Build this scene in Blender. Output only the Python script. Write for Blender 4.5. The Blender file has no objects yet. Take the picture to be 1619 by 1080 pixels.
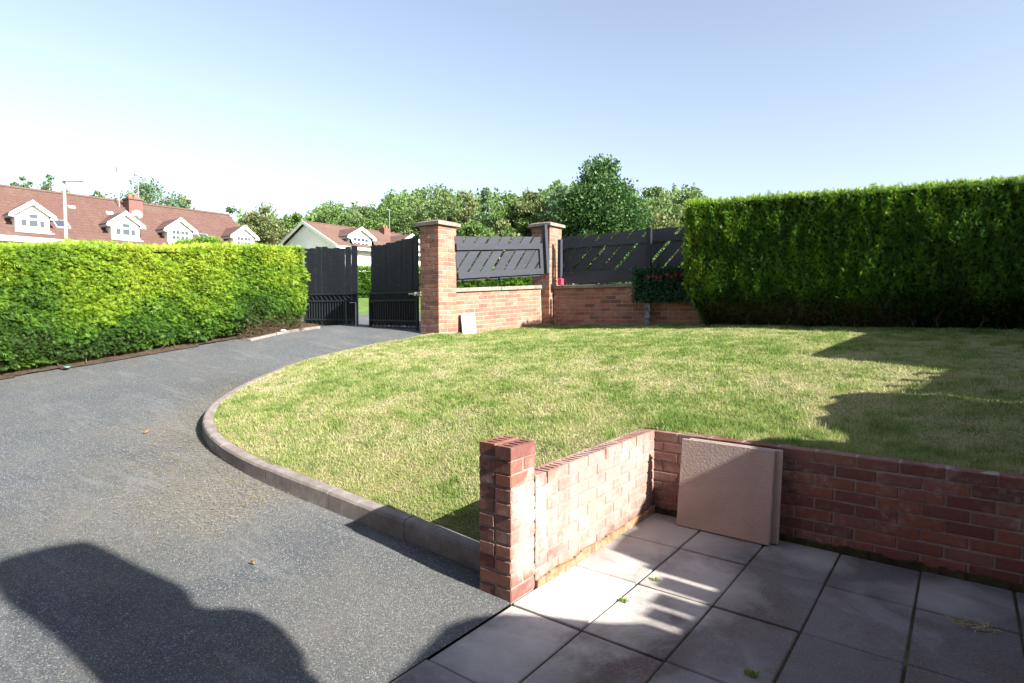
import bpy, bmesh, math, random
import numpy as np
from mathutils import Vector, Matrix
from math import radians, sin, cos, pi, atan2, hypot, sqrt
random.seed(11)
rng = np.random.default_rng(5)
scene = bpy.context.scene
COL = scene.collection

# ------------------------------------------------------------------ camera
YAW = -0.648; PITCH = 0.053; FPX = 944.0
CAM = np.array([1.806, -2.379, 1.506])
FW = np.array([sin(YAW), cos(YAW), 0.0]); RT = np.array([cos(YAW), -sin(YAW), 0.0]); UPZ = np.array([0, 0, 1.0])
cd = bpy.data.cameras.new('camera'); cam = bpy.data.objects.new('camera', cd); COL.objects.link(cam)
cam.location = CAM
cam.rotation_euler = (pi/2 - PITCH, 0, -YAW)
cd.sensor_width = 36.0; cd.lens = 36.0*FPX/1619.0; cd.clip_end = 2000; cd.clip_start = 0.05
scene.camera = cam

# ------------------------------------------------------------------ light
SUN_AZ = radians(-1.5)      # measured from +x towards +y
SUN_EL = radians(31.0)
sdir = Vector((cos(SUN_EL)*cos(SUN_AZ), cos(SUN_EL)*sin(SUN_AZ), sin(SUN_EL)))
sl = bpy.data.lights.new('sun', 'SUN'); sl.energy = 5.0; sl.angle = radians(0.6); sl.color = (1.0, 0.945, 0.86)
so = bpy.data.objects.new('sun', sl); COL.objects.link(so)
so.rotation_euler = (-sdir).to_track_quat('-Z', 'Y').to_euler(); so.location = (10, 0, 20)
world = bpy.data.worlds.new('World'); scene.world = world; world.use_nodes = True
wn = world.node_tree; bg = wn.nodes['Background']
sky = wn.nodes.new('ShaderNodeTexSky'); sky.sky_type = 'NISHITA'; sky.sun_disc = False
sky.sun_elevation = SUN_EL; sky.sun_rotation = pi/2 - SUN_AZ
sky.altitude = 50; sky.air_density = 1.25; sky.dust_density = 1.2; sky.ozone_density = 1.5
hs_ = wn.nodes.new('ShaderNodeHueSaturation'); hs_.inputs['Saturation'].default_value = .76   # thin high haze
tn_ = wn.nodes.new('ShaderNodeMix'); tn_.data_type = 'RGBA'; tn_.blend_type = 'MULTIPLY'; tn_.inputs[0].default_value = 1.0; tn_.inputs[7].default_value = (1.02, 1.0, 1.04, 1)
wn.links.new(sky.outputs[0], hs_.inputs['Color']); wn.links.new(hs_.outputs[0], tn_.inputs[6]); wn.links.new(tn_.outputs[2], bg.inputs[0]); bg.inputs[1].default_value = 0.074
scene.view_settings.view_transform = 'Standard'; scene.view_settings.look = 'None'
scene.view_settings.exposure = 1.72; scene.view_settings.gamma = 1.0
scene.view_settings.use_curve_mapping = False

# ------------------------------------------------------------------ helpers
def ray(px, py):
    u = (px-809.5)/FPX; v = (540-py)/FPX
    return FW*cos(PITCH)-UPZ*sin(PITCH) + u*RT + v*(UPZ*cos(PITCH)+FW*sin(PITCH))
def at(px, py, d):
    """the place at horizontal depth d metres that the photograph shows at (px, py)"""
    r = ray(px, py); return CAM + r*d/(r @ FW)
def depth(x, y): return (x-CAM[0])*FW[0] + (y-CAM[1])*FW[1]

def tag(o, label=None, cat=None, group=None, kind=None):
    if label: o['label'] = label
    if cat: o['category'] = cat
    if group: o['group'] = group
    if kind: o['kind'] = kind
    return o
def empty(name, loc, rz=0.0, label=None, cat=None, group=None):
    o = bpy.data.objects.new(name, None); COL.objects.link(o)
    o.location = loc; o.rotation_euler = (0, 0, rz); o.empty_display_size = .2
    return tag(o, label, cat, group)
def link(name, me, mat=None, parent=None, loc=(0, 0, 0), rot=(0, 0, 0)):
    o = bpy.data.objects.new(name, me); COL.objects.link(o)
    if parent is not None: o.parent = parent
    o.location = loc; o.rotation_euler = rot
    if mat is not None and len(me.materials) == 0: me.materials.append(mat)
    return o
def npmesh(name, V, Fc, smooth=False):
    """V (n,3), Fc (m,k) -> mesh, fast"""
    V = np.ascontiguousarray(V, dtype=np.float32); Fc = np.ascontiguousarray(Fc, dtype=np.int32)
    me = bpy.data.meshes.new(name); m, k = Fc.shape
    me.vertices.add(len(V)); me.vertices.foreach_set('co', V.ravel())
    me.loops.add(m*k); me.loops.foreach_set('vertex_index', Fc.ravel())
    me.polygons.add(m); me.polygons.foreach_set('loop_start', np.arange(0, m*k, k, dtype=np.int32))
    if smooth: me.polygons.foreach_set('use_smooth', np.ones(m, dtype=bool))
    me.update(calc_edges=True); return me
def setattr_point(me, name, vals):
    a = me.attributes.new(name, 'FLOAT', 'POINT'); a.data.foreach_set('value', np.ascontiguousarray(vals, dtype=np.float32))
def bmobj(name, bm, mat, parent=None, loc=(0, 0, 0), rot=(0, 0, 0), smooth=False):
    me = bpy.data.meshes.new(name); bm.normal_update(); bm.to_mesh(me); bm.free()
    if smooth:
        for p in me.polygons: p.use_smooth = True
    return link(name, me, mat, parent, loc, rot)
def bx(bm, x0, x1, y0, y1, z0, z1, M=None):
    vs = [bm.verts.new((x, y, z)) for x in (x0, x1) for y in (y0, y1) for z in (z0, z1)]
    for f in ((0,1,3,2),(4,6,7,5),(0,4,5,1),(2,3,7,6),(0,2,6,4),(1,5,7,3)):
        bm.faces.new([vs[i] for i in f])
    if M is not None:
        for v in vs: v.co = M @ v.co
    return vs
def bevbox(sx, sy, sz, b=.004):
    bm = bmesh.new(); bx(bm, -sx/2, sx/2, -sy/2, sy/2, -sz/2, sz/2)
    bmesh.ops.bevel(bm, geom=bm.edges[:], offset=b, segments=1, affect='EDGES')
    return bm
def bevmesh(name, sx, sy, sz, b=.004):
    bm = bevbox(sx, sy, sz, b); me = bpy.data.meshes.new(name); bm.to_mesh(me); bm.free(); return me
def tube(bm, pts, rads, n=6, cap=True):
    rings = []
    pts = [Vector(p) for p in pts]
    for i, p in enumerate(pts):
        d = (pts[min(i+1, len(pts)-1)]-pts[max(i-1, 0)]).normalized()
        a = d.orthogonal().normalized() if abs(d.z) < .99 else Vector((1, 0, 0))
        if abs(d.z) < .99: a = d.cross(Vector((0, 0, 1))).normalized()
        b = d.cross(a).normalized()
        rings.append([bm.verts.new(p+(a*cos(2*pi*k/n)+b*sin(2*pi*k/n))*rads[i]) for k in range(n)])
    for i in range(len(rings)-1):
        for k in range(n):
            bm.faces.new((rings[i][k], rings[i][(k+1) % n], rings[i+1][(k+1) % n], rings[i+1][k]))
    if cap:
        bm.faces.new(rings[0][::-1]); bm.faces.new(rings[-1])
def prism(bm, pts, y0, y1, M=None):
    """polygon in x,z extruded in y"""
    a = [bm.verts.new((p[0], y0, p[1])) for p in pts]; b = [bm.verts.new((p[0], y1, p[1])) for p in pts]
    bm.faces.new(a); bm.faces.new(b[::-1])
    n = len(pts)
    for i in range(n): bm.faces.new((a[i], b[i], b[(i+1) % n], a[(i+1) % n]))
    if M is not None:
        for v in a+b: v.co = M @ v.co
    bmesh.ops.recalc_face_normals(bm, faces=bm.faces[:])
def clip(poly, rect):
    x0, x1, z0, z1 = rect
    for ax, lim, s in ((0, x0, 1), (0, x1, -1), (1, z0, 1), (1, z1, -1)):
        out = []
        for i in range(len(poly)):
            a, b = poly[i], poly[(i+1) % len(poly)]
            ia, ib = s*(a[ax]-lim) >= 0, s*(b[ax]-lim) >= 0
            if ia: out.append(a)
            if ia != ib:
                t = (lim-a[ax])/(b[ax]-a[ax]); out.append((a[0]+t*(b[0]-a[0]), a[1]+t*(b[1]-a[1])))
        poly = out
        if len(poly) < 3: return []
    return poly
# value noise for shaping (numpy)
_perm = rng.permutation(4096)
def vnoise(x, y, z=0.0, s=1.0, seed=0):
    x = np.asarray(x, float)*s+seed*17.3+500; y = np.asarray(y, float)*s+500; z = np.asarray(z, float)*s+500+np.zeros_like(x)
    xi, yi, zi = np.floor(x).astype(int), np.floor(y).astype(int), np.floor(z).astype(int)
    fx, fy, fz = x-xi, y-yi, z-zi
    fx = fx*fx*(3-2*fx); fy = fy*fy*(3-2*fy); fz = fz*fz*(3-2*fz)
    h = lambda a, b, c: _perm[(_perm[(_perm[a % 4096]+b) % 4096]+c) % 4096]/4095.0
    r = 0
    for dx in (0, 1):
        for dy in (0, 1):
            for dz in (0, 1):
                r = r + h(xi+dx, yi+dy, zi+dz)*(fx if dx else 1-fx)*(fy if dy else 1-fy)*(fz if dz else 1-fz)
    return r*2-1

# ------------------------------------------------------------------ materials
class NT:
    def __init__(s, name, rough=.8, spec=.3):
        s.m = bpy.data.materials.new(name); s.m.use_nodes = True; s.t = s.m.node_tree
        s.b = s.t.nodes['Principled BSDF']; s.b.inputs['Roughness'].default_value = rough
        s.b.inputs['Specular IOR Level'].default_value = spec
    def n(s, typ, **kw):
        nd = s.t.nodes.new(typ)
        for k, v in kw.items(): setattr(nd, k, v)
        return nd
    def l(s, a, b): s.t.links.new(a, b)
    def pos(s): 
        if not hasattr(s, '_p'): s._p = s.n('ShaderNodeNewGeometry')
        return s._p.outputs['Position']
    def objc(s):
        if not hasattr(s, '_o'): s._o = s.n('ShaderNodeTexCoord')
        return s._o.outputs['Object']
    def mapping(s, src, scale):
        m = s.n('ShaderNodeMapping'); s.l(src, m.inputs[0]); m.inputs['Scale'].default_value = scale; return m.outputs[0]
    def noise(s, scale, detail=4, rough=.6, src=None, dist=0):
        n = s.n('ShaderNodeTexNoise'); n.inputs['Scale'].default_value = scale; n.inputs['Detail'].default_value = detail
        n.inputs['Roughness'].default_value = rough; n.inputs['Distortion'].default_value = dist
        s.l(src or s.pos(), n.inputs['Vector']); return n.outputs['Fac']
    def vor(s, scale, src=None, out='Distance', feature='F1'):
        n = s.n('ShaderNodeTexVoronoi', feature=feature); n.inputs['Scale'].default_value = scale; s.l(src or s.pos(), n.inputs['Vector']); return n.outputs[out]
    def ramp(s, fac, stops, interp='LINEAR'):
        r = s.n('ShaderNodeValToRGB'); cr = r.color_ramp; cr.interpolation = interp
        while len(cr.elements) < len(stops): cr.elements.new(.5)
        for e, (p, c) in zip(cr.elements, stops):
            e.position = p; e.color = (c, c, c, 1) if isinstance(c, (int, float)) else (*c, 1)
        s.l(fac, r.inputs[0]); return r.outputs[0]
    def mix(s, fac, a, b, mode='MIX'):
        m = s.n('ShaderNodeMix', data_type='RGBA', blend_type=mode)
        for i, v in ((0, fac), (6, a), (7, b)):
            if isinstance(v, (int, float)): m.inputs[i].default_value = v if i == 0 else (v, v, v, 1)
            elif isinstance(v, tuple): m.inputs[i].default_value = (*v, 1)
            else: s.l(v, m.inputs[i])
        return m.outputs[2]
    def math(s, op, a, b=0.0):
        m = s.n('ShaderNodeMath', operation=op)
        for i, v in ((0, a), (1, b)):
            if isinstance(v, (int, float)): m.inputs[i].default_value = v
            else: s.l(v, m.inputs[i])
        return m.outputs[0]
    def rnd(s):
        return s.n('ShaderNodeObjectInfo').outputs['Random']
    def island(s): 
        s.pos(); return s._p.outputs['Random Per Island']
    def sep(s, ax):
        x = s.n('ShaderNodeSeparateXYZ'); s.l(s.pos(), x.inputs[0]); return x.outputs[ax]
    def attr(s, name):
        a = s.n('ShaderNodeAttribute', attribute_name=name); return a.outputs['Fac']
    def color(s, c):
        if isinstance(c, tuple): s.b.inputs['Base Color'].default_value = (*c, 1)
        else: s.l(c, s.b.inputs['Base Color'])
        return s
    def bump(s, h, strength=.3, dist=.01):
        b = s.n('ShaderNodeBump'); b.inputs['Strength'].default_value = strength; b.inputs['Distance'].default_value = dist
        s.l(h, b.inputs['Height']); s.l(b.outputs[0], s.b.inputs['Normal']); return s

def simple(name, col, var=.12, scale=8, rough=.7, spec=.3, bump=.1, metal=0):
    t = NT(name, rough, spec); n = t.noise(scale, 5)
    a = tuple(max(0, c*(1-var)) for c in col); b = tuple(c*(1+var) for c in col)
    t.color(t.ramp(n, [(.3, a), (.7, b)])).bump(t.noise(scale*12, 3), bump, .004)
    t.b.inputs['Metallic'].default_value = metal
    return t.m

def brick_mat(name, cols, white=.55, dirt=.0, lime_and_sun=()):
    t = NT(name, .85, .25)
    base = t.ramp(t.rnd(), [(i/(len(cols)-1), c) for i, c in enumerate(cols)])
    base = t.mix(t.ramp(t.noise(30, 5), [(.35, 0), (.75, .55)]), base, t.mix(1.0, base, (.62, .55, .55), 'MULTIPLY'))
    for (c0, rad, amt) in lime_and_sun:  # lime splash on the pier, plus sunlit paleness painted onto the left wall
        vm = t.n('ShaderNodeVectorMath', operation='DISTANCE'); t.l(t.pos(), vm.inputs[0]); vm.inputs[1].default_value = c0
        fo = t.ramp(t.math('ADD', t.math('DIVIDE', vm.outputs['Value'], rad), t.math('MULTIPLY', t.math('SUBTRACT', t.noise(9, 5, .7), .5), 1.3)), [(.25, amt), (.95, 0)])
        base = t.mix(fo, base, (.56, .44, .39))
    # efflorescence and lime runs
    w = t.math('MULTIPLY', t.ramp(t.noise(2.6, 5, .7, dist=.4), [(.5, 0), (.72, 1)]), t.ramp(t.noise(28, 4, .7), [(.42, 0), (.62, 1)]))
    base = t.mix(t.math('MULTIPLY', w, white), base, (.55, .48, .44))
    if dirt:
        base = t.mix(t.math('MULTIPLY', t.ramp(t.noise(3.1, 4), [(.45, 0), (.7, 1)]), dirt), base, (.055, .045, .04))
    t.color(base)
    h = t.math('ADD', t.noise(160, 4, .7), t.math('MULTIPLY', t.noise(1, 3, .7, src=t.mapping(t.pos(), (60, 60, 9)), dist=.6), 1.6))
    t.bump(h, .55, .006)
    return t.m
M = {}
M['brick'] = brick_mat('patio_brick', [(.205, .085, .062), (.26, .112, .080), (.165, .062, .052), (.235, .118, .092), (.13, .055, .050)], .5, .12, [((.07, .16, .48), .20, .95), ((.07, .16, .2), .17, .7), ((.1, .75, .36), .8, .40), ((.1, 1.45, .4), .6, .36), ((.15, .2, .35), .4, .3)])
M['brick_far'] = brick_mat('garden_brick', [(.35, .15, .10), (.40, .20, .13), (.25, .11, .08), (.42, .22, .145), (.20, .10, .075), (.37, .165, .115)], .6, .3)
def mortar(name, c1, c2):
    t = NT(name, .95, .1); t.color(t.ramp(t.noise(14, 5), [(.35, c1), (.65, c2)])).bump(t.noise(220, 3), .5, .004); return t.m
M['mortar'] = mortar('mortar', (.20, .175, .155), (.30, .26, .23))
M['mortar_dark'] = mortar('mortar_garden', (.28, .23, .19), (.40, .34, .285))
t = NT('haunch', .95, .1); t.color(t.ramp(t.noise(18, 5), [(.3, (.14, .11, .06)), (.5, (.30, .17, .10)), (.7, (.36, .28, .21))])).bump(t.noise(90, 4), .8, .01); M['haunch'] = t.m

t = NT('asphalt', .9, .3)
v = t.vor(190, out='Color'); big = t.noise(.55, 5, .6, dist=.3)
sep = t.n('ShaderNodeSeparateColor'); t.l(v, sep.inputs[0])
c = t.ramp(sep.outputs[0], [(0, (.045, .052, .057)), (.6, (.088, .097, .104)), (.9, (.13, .139, .145)), (.985, (.30, .30, .29))])
c = t.mix(t.ramp(big, [(.35, .0), (.7, .55)]), c, t.mix(1.0, c, (1.45, 1.45, 1.5), 'MULTIPLY'))
c = t.mix(t.ramp(t.noise(2.2, 6, .65), [(.48, 0), (.75, .4)]), c, (.17, .155, .13))
for (c0, rad, amt) in (((-2.6, -.35, .2), 1.3, .55), ((-.5, -.5, 0), .9, .40), ((-4.2, .2, .4), .7, .4)):
    vm = t.n('ShaderNodeVectorMath', operation='DISTANCE'); t.l(t.pos(), vm.inputs[0]); vm.inputs[1].default_value = c0
    fo = t.ramp(t.math('ADD', t.math('DIVIDE', vm.outputs['Value'], rad), t.math('MULTIPLY', t.math('SUBTRACT', t.noise(3, 6, .7), .5), 1.4)), [(.1, amt), (1.0, 0)])
    c = t.mix(t.math('MULTIPLY', fo, t.ramp(t.noise(70, 4, .7), [(.4, .2), (.6, 1)])), c, (.24, .215, .165))
# pale drag streaks
st = t.math('MULTIPLY', t.ramp(t.noise(1, 5, .7, src=t.mapping(t.pos(), (.8, 5, 1)), dist=.7), [(.54, 0), (.72, 1)]), .42)
c = t.mix(st, c, (.24, .245, .25))
t.color(c).bump(t.math('ADD', t.vor(190), t.noise(400, 2)), .9, .006); M['asphalt'] = t.m

t = NT('paving', .85, .25)
base = t.ramp(t.rnd(), [(0, (.105, .093, .092)), (.3, (.145, .143, .147)), (.55, (.125, .097, .092)), (.8, (.105, .112, .125)), (1, (.16, .148, .14))])
base = t.mix(t.ramp(t.noise(2.1, 5, .6), [(.42, 0), (.62, .7)]), base, (.095, .068, .060))
base = t.mix(t.ramp(t.noise(1.5, 5, .65, dist=.5), [(.52, 0), (.70, .7)]), base, (.27, .27, .275))
base = t.mix(t.ramp(t.noise(9, 6, .7), [(.55, 0), (.8, .6)]), base, (.12, .11, .09))
for (c0, rad, amt) in (((.12, .25, 0), .70, 1.0), ((.25, -.35, 0), .45, .55), ((.3, 1.45, 0), .6, .6), ((.62, .75, 0), .45, .6), ((.2, .95, 0), .4, .5), ((1.15, 1.6, 0), .25, .4), ((1.75, 1.4, 0), .3, .35)):  # pale spots painted into the slabs to imitate bright sun
    vm = t.n('ShaderNodeVectorMath', operation='DISTANCE'); t.l(t.pos(), vm.inputs[0]); vm.inputs[1].default_value = c0
    fo = t.ramp(t.math('ADD', t.math('DIVIDE', vm.outputs['Value'], rad), t.math('MULTIPLY', t.math('SUBTRACT', t.noise(3.5, 6, .65, dist=.4), .5), 1.2)), [(.35, amt), (1.0, 0)])
    base = t.mix(fo, base, (.50, .475, .445))
base = t.mix(t.ramp(t.noise(90, 5, .75), [(.5, 0), (.72, .5)]), base, (.30, .285, .27))
base = t.mix(t.ramp(t.vor(55, out='Distance'), [(.0, .5), (.12, 0)]), base, (.09, .08, .06))
base = t.mix(t.ramp(t.noise(350, 2), [(.62, 0), (.75, .4)]), base, (.10, .09, .08))
t.color(base).bump(t.math('ADD', t.noise(260, 4, .7), t.math('MULTIPLY', t.noise(24, 6, .7), 2.0)), .6, .005); M['paving'] = t.m
t = NT('joint_soil', .95, .1); t.color(t.ramp(t.noise(5, 6, .7), [(.35, (.035, .032, .022)), (.55, (.075, .07, .035)), (.72, (.10, .13, .035))])).bump(t.noise(120, 4), .9, .01); M['soil'] = t.m

t = NT('riven_slab', .8, .35)
t.color(t.mix(t.ramp(t.noise(120, 3), [(.55, 0), (.8, .4)]), t.ramp(t.noise(5, 5), [(.3, (.30, .235, .205)), (.7, (.37, .295, .26))]), (.48, .41, .37)))
t.bump(t.noise(70, 3, .5, dist=.8), .8, .006); M['riven'] = t.m
M['slab_edge'] = simple('pale_slab', (.55, .48, .43), .12, 10, .85, .2, .3)
t = NT('kerb_concrete', .9, .2)
c = t.ramp(t.noise(6, 6, .7), [(.3, (.135, .115, .107)), (.55, (.225, .195, .18)), (.75, (.33, .295, .275))])
c = t.mix(t.ramp(t.noise(1, 4, .7, src=t.mapping(t.pos(), (40, 40, 3))), [(.5, 0), (.7, .5)]), c, (.13, .11, .10))
t.color(c).bump(t.noise(150, 4, .7), .7, .006); M['kerb'] = t.m
t = NT('coping_concrete', .9, .2)
t.color(t.mix(t.ramp(t.noise(11, 5, .7), [(.5, 0), (.68, .8)]), t.ramp(t.noise(3, 5), [(.3, (.19, .165, .14)), (.7, (.28, .25, .215))]), (.09, .08, .06))).bump(t.noise(120, 4), .6, .006); M['coping'] = t.m

t = NT('lawn_soil', .95, .1)
c = t.ramp(t.noise(1.3, 6, .7), [(.35, (.10, .15, .035)), (.55, (.20, .19, .08)), (.7, (.25, .20, .11))])
c = t.mix(t.ramp(t.noise(45, 4, .7), [(.45, 0), (.7, .6)]), c, (.06, .07, .025))
t.color(c).bump(t.noise(60, 5), .8, .02); M['lawn'] = t.m
def leafy(name, rampcols, rough=.55, trans=.25, attr=None, spec=.35, pscale=0):
    t = NT(name, rough, spec)
    f = t.island() if attr is None else t.math('ADD', t.math('MULTIPLY', t.island(), .3), t.math('MULTIPLY', t.attr(attr), .7))
    if pscale: f = t.math('ADD', t.math('MULTIPLY', f, .6), t.math('MULTIPLY', t.noise(pscale, 4, .6), .4))
    c = t.ramp(f, rampcols); t.color(c)
    tr = t.n('ShaderNodeBsdfTranslucent'); t.l(c, tr.inputs[0])
    mx = t.n('ShaderNodeMixShader'); mx.inputs[0].default_value = trans
    out = t.t.nodes['Material Output']; t.l(t.b.outputs[0], mx.inputs[1]); t.l(tr.outputs[0], mx.inputs[2]); t.l(mx.outputs[0], out.inputs[0])
    return t.m
M['blade'] = leafy('grass_blade', [(0, (.065, .14, .024)), (.2, (.17, .26, .055)), (.42, (.31, .37, .12)), (.6, (.41, .42, .19)), (1, (.53, .48, .30))], .6, .3, 'dry', .2)
M['straw'] = leafy('straw', [(0, (.20, .16, .09)), (.5, (.40, .33, .19)), (1, (.56, .47, .30))], .8, .15)
M['hedge_left'] = leafy('conifer_spray_golden', [(0, (.085, .07, .028)), (.12, (.035, .08, .02)), (.35, (.075, .19, .025)), (.58, (.17, .31, .03)), (.8, (.30, .43, .035)), (1, (.45, .52, .06))], .5, .3, 'tint')
M['hedge_right'] = leafy('conifer_spray_green', [(0, (.03, .045, .015)), (.3, (.04, .11, .018)), (.6, (.12, .26, .025)), (.8, (.27, .40, .03)), (1, (.50, .54, .05))], .45, .22, 'tint')
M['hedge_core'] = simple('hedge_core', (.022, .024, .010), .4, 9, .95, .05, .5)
M['twig'] = simple('dead_twig', (.10, .07, .045), .4, 20, .9, .1, .4)
M['bark'] = simple('bark', (.13, .105, .08), .35, 9, .95, .1, .8)
TREE = {
 'mid':  leafy('leaves_mid_green', [(0, (.06, .12, .035)), (.5, (.12, .21, .055)), (1, (.21, .30, .09))], .55, .25, None, .25, .35),
 'dark': leafy('leaves_dark_green', [(0, (.03, .075, .026)), (.5, (.058, .128, .038)), (1, (.11, .195, .055))], .5, .2, None, .3, .35),
 'pale': leafy('leaves_pale_green', [(0, (.08, .14, .05)), (.5, (.14, .21, .075)), (1, (.22, .29, .11))], .6, .3, None, .25, .35),
 'olive': leafy('leaves_olive', [(0, (.08, .12, .045)), (.5, (.16, .20, .075)), (.85, (.25, .26, .11)), (1, (.28, .20, .10))], .6, .25, None, .25, .35),
 'blue': leafy('leaves_blue_green', [(0, (.07, .13, .075)), (.5, (.13, .21, .11)), (1, (.20, .29, .16))], .6, .25, None, .25, .35)}
def black_wood(name, c):
    t = NT(name, .62, .35)
    g = t.noise(1, 5, .65, src=t.mapping(t.objc(), (5, 40, 40)))
    cc = t.mix(t.ramp(t.rnd(), [(0, 0), (1, .35)]), c, tuple(x*1.5 for x in c))
    t.color(t.mix(t.ramp(g, [(.5, 0), (.8, .35)]), cc, (.09, .09, .10))).bump(g, .4, .004); return t.m
M['black_board'] = black_wood('black_painted_board', (.011, .013, .018)); M['fence_board'] = black_wood('weathered_black_board', (.031, .034, .045))
M['black_metal'] = simple('black_painted_steel', (.020, .023, .030), .2, 20, .4, .5, .05)
M['steel'] = simple('galvanised_bolt', (.35, .34, .32), .2, 40, .45, .5, .1, .7)
def rooftile(name, a, b):
    t = NT(name, .85, .2)
    c = t.ramp(t.noise(7, 5, .7), [(.3, a), (.7, b)])
    c = t.mix(t.ramp(t.noise(.9, 5, .7), [(.5, 0), (.75, .5)]), c, (.16, .13, .105))
    # vertical joints between pantiles, fine relief only
    w = t.n('ShaderNodeTexWave', bands_direction='Y'); w.inputs['Scale'].default_value = 1.3; w.inputs['Distortion'].default_value = .15
    t.l(t.pos(), w.inputs[0])
    t.color(c).bump(w.outputs['Fac'], .6, .04); return t.m
M['roof_red'] = rooftile('red_roof_tiles', (.095, .054, .046), (.145, .083, .070))
M['roof_brown'] = rooftile('brown_roof_tiles', (.105, .064, .054), (.15, .096, .080))
M['white'] = simple('white_paint', (.74, .74, .73), .04, 3, .5, .4, .02)
M['render_white'] = simple('white_render', (.80, .80, .80), .05, 2, .9, .2, .2)
M['cream'] = simple('cream_render', (.70, .64, .48), .05, 2, .9, .2, .2)
M['grey_trim'] = simple('grey_soffit', (.30, .31, .33), .08, 4, .6, .3, .05)
t = NT('window_glass', .08, .6); t.color((.05, .065, .08)); M['glass'] = t.m
M['lamp'] = simple('lamp_steel', (.50, .50, .51), .06, 8, .45, .5, .03, .3)
M['terracotta'] = simple('terracotta', (.30, .13, .08), .15, 12, .85, .2, .2)
M['lead'] = simple('lead_flashing', (.26, .27, .29), .12, 6, .6, .4, .1)
M['green_verge'] = simple('verge_grass', (.10, .16, .04), .35, 2.5, .95, .1, .8)
M['red_plastic'] = simple('red_plastic', (.55, .05, .10), .1, 20, .5, .4, .05)
M['petal'] = simple('red_petal', (.26, .03, .025), .25, 60, .6, .3, .1)
M['ivy'] = leafy('artificial_leaves', [(0, (.012, .045, .022)), (.6, (.025, .08, .038)), (1, (.05, .13, .06))], .5, .1)
M['peeling'] = simple('peeling_paint', (.16, .18, .19), .9, 26, .9, .2, .4)
M['leaf_brown'] = simple('dead_leaf', (.20, .12, .05), .3, 60, .8, .2, .3)
M['dirt'] = simple('hedge_dirt', (.065, .047, .035), .4, 14, .95, .1, .9)
M['teal'] = simple('teal_litter', (.10, .38, .30), .1, 20, .5, .4, .1)

# ------------------------------------------------------------------ terrain
def zroad(d):
    d = np.asarray(d, float)
    k = [(-1e3, 0), (2.9, 0), (3.3, .02), (3.8, .08), (10.4, 1.115), (10.9, 1.165), (16, 1.39), (24, 2.2), (34, 2.25), (1e4, 2.4)]
    return np.interp(d, [a for a, b in k], [b for a, b in k])
def zdrive(x, y): return zroad(depth(np.asarray(x, float), np.asarray(y, float)))

def grid(xs, ys, zf, keep=None):
    X, Y = np.meshgrid(xs, ys); Zz = zf(X, Y)
    V = np.c_[X.ravel(), Y.ravel(), Zz.ravel()]
    nx, ny = len(xs), len(ys)
    i = (np.arange(ny-1)[:, None]*nx+np.arange(nx-1)[None, :]).ravel()
    Q = np.c_[i, i+1, i+1+nx, i+nx]
    if keep is not None:
        cx = V[Q].mean(1); Q = Q[keep(cx[:, 0], cx[:, 1])]
    return V, Q
# land reaching the horizon
xs = np.unique(np.r_[np.linspace(-420, -46, 20), np.arange(-46, 12, 1.0), np.linspace(12, 300, 16)])
ys = np.unique(np.r_[np.linspace(-200, -8, 12), np.arange(-8, 46, 1.0), np.linspace(46, 500, 22)])
V, Q = grid(xs, ys, lambda x, y: zdrive(x, y)-.07-.45*((x > -5.2) & (x < 6) & (y > -5) & (y < 8.5)))
tag(link('ground', npmesh('ground', V, Q, True), M['green_verge']), kind='structure')

# kerb line, outer edge, from the patio pier to the gate pillar
KO = [(-.225, .16), (-.7, .15), (-1.16, .13), (-1.7, .10), (-2.15, .07), (-2.72, .06), (-3.2, .10), (-3.6, .19), (-3.95, .34), (-4.3, .60), (-4.6, .95), (-4.86, 1.38), (-5.07, 1.83), (-5.23, 2.33), (-5.31, 2.94), (-5.33, 3.6), (-5.34, 4.2), (-5.38, 4.83)]
def resample(P, n):
    P = np.array(P, float); s = np.r_[0, np.cumsum(np.hypot(*np.diff(P, axis=0).T))]
    # smooth through Catmull-Rom
    out = []
    for k in range(len(P)-1):
        p0, p1, p2, p3 = P[max(k-1, 0)], P[k], P[k+1], P[min(k+2, len(P)-1)]
        for u in np.linspace(0, 1, 12, endpoint=False):
            out.append(.5*((2*p1)+(-p0+p2)*u+(2*p0-5*p1+4*p2-p3)*u*u+(-p0+3*p1-3*p2+p3)*u**3))
    out.append(P[-1]); out = np.array(out); s = np.r_[0, np.cumsum(np.hypot(*np.diff(out, axis=0).T))]
    t = np.linspace(0, s[-1], n); return np.c_[np.interp(t, s, out[:, 0]), np.interp(t, s, out[:, 1])], s[-1]
KP, KLEN = resample(KO, 241)
tn = np.gradient(KP, axis=0); tn /= np.linalg.norm(tn, axis=1)[:, None]
# travelling away from the pier the lawn lies on the right hand
KN = np.c_[tn[:, 1], -tn[:, 0]]
KW = .095
def inpoly(x, y, poly):
    x = np.asarray(x); y = np.asarray(y); c = np.zeros(x.shape, bool); n = len(poly)
    for i in range(n):
        x1, y1 = poly[i]; x2, y2 = poly[(i+1) % n]
        if y1 == y2: continue
        m = ((y1 > y) != (y2 > y)) & (x < (x2-x1)*(y-y1)/(y2-y1)+x1); c ^= m
    return c
kerb_h = np.interp(np.linspace(0, 1, 241), [0, .05, .6, .85, 1], [.13, .13, .12, .09, .05])
kz = zdrive(KP[:, 0], KP[:, 1])+kerb_h
LAWN = [tuple(p) for p in (KP+KN*.04)[::4]]+[(-5.2, 4.86), (-5.2, 5.29), (-4.9, 7.75), (-1.0, 7.75), (-1.0, 8.3), (4.6, 8.3), (4.6, 1.80), (-.10, 1.80), (-.10, .2), (-.2, .2)]
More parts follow.
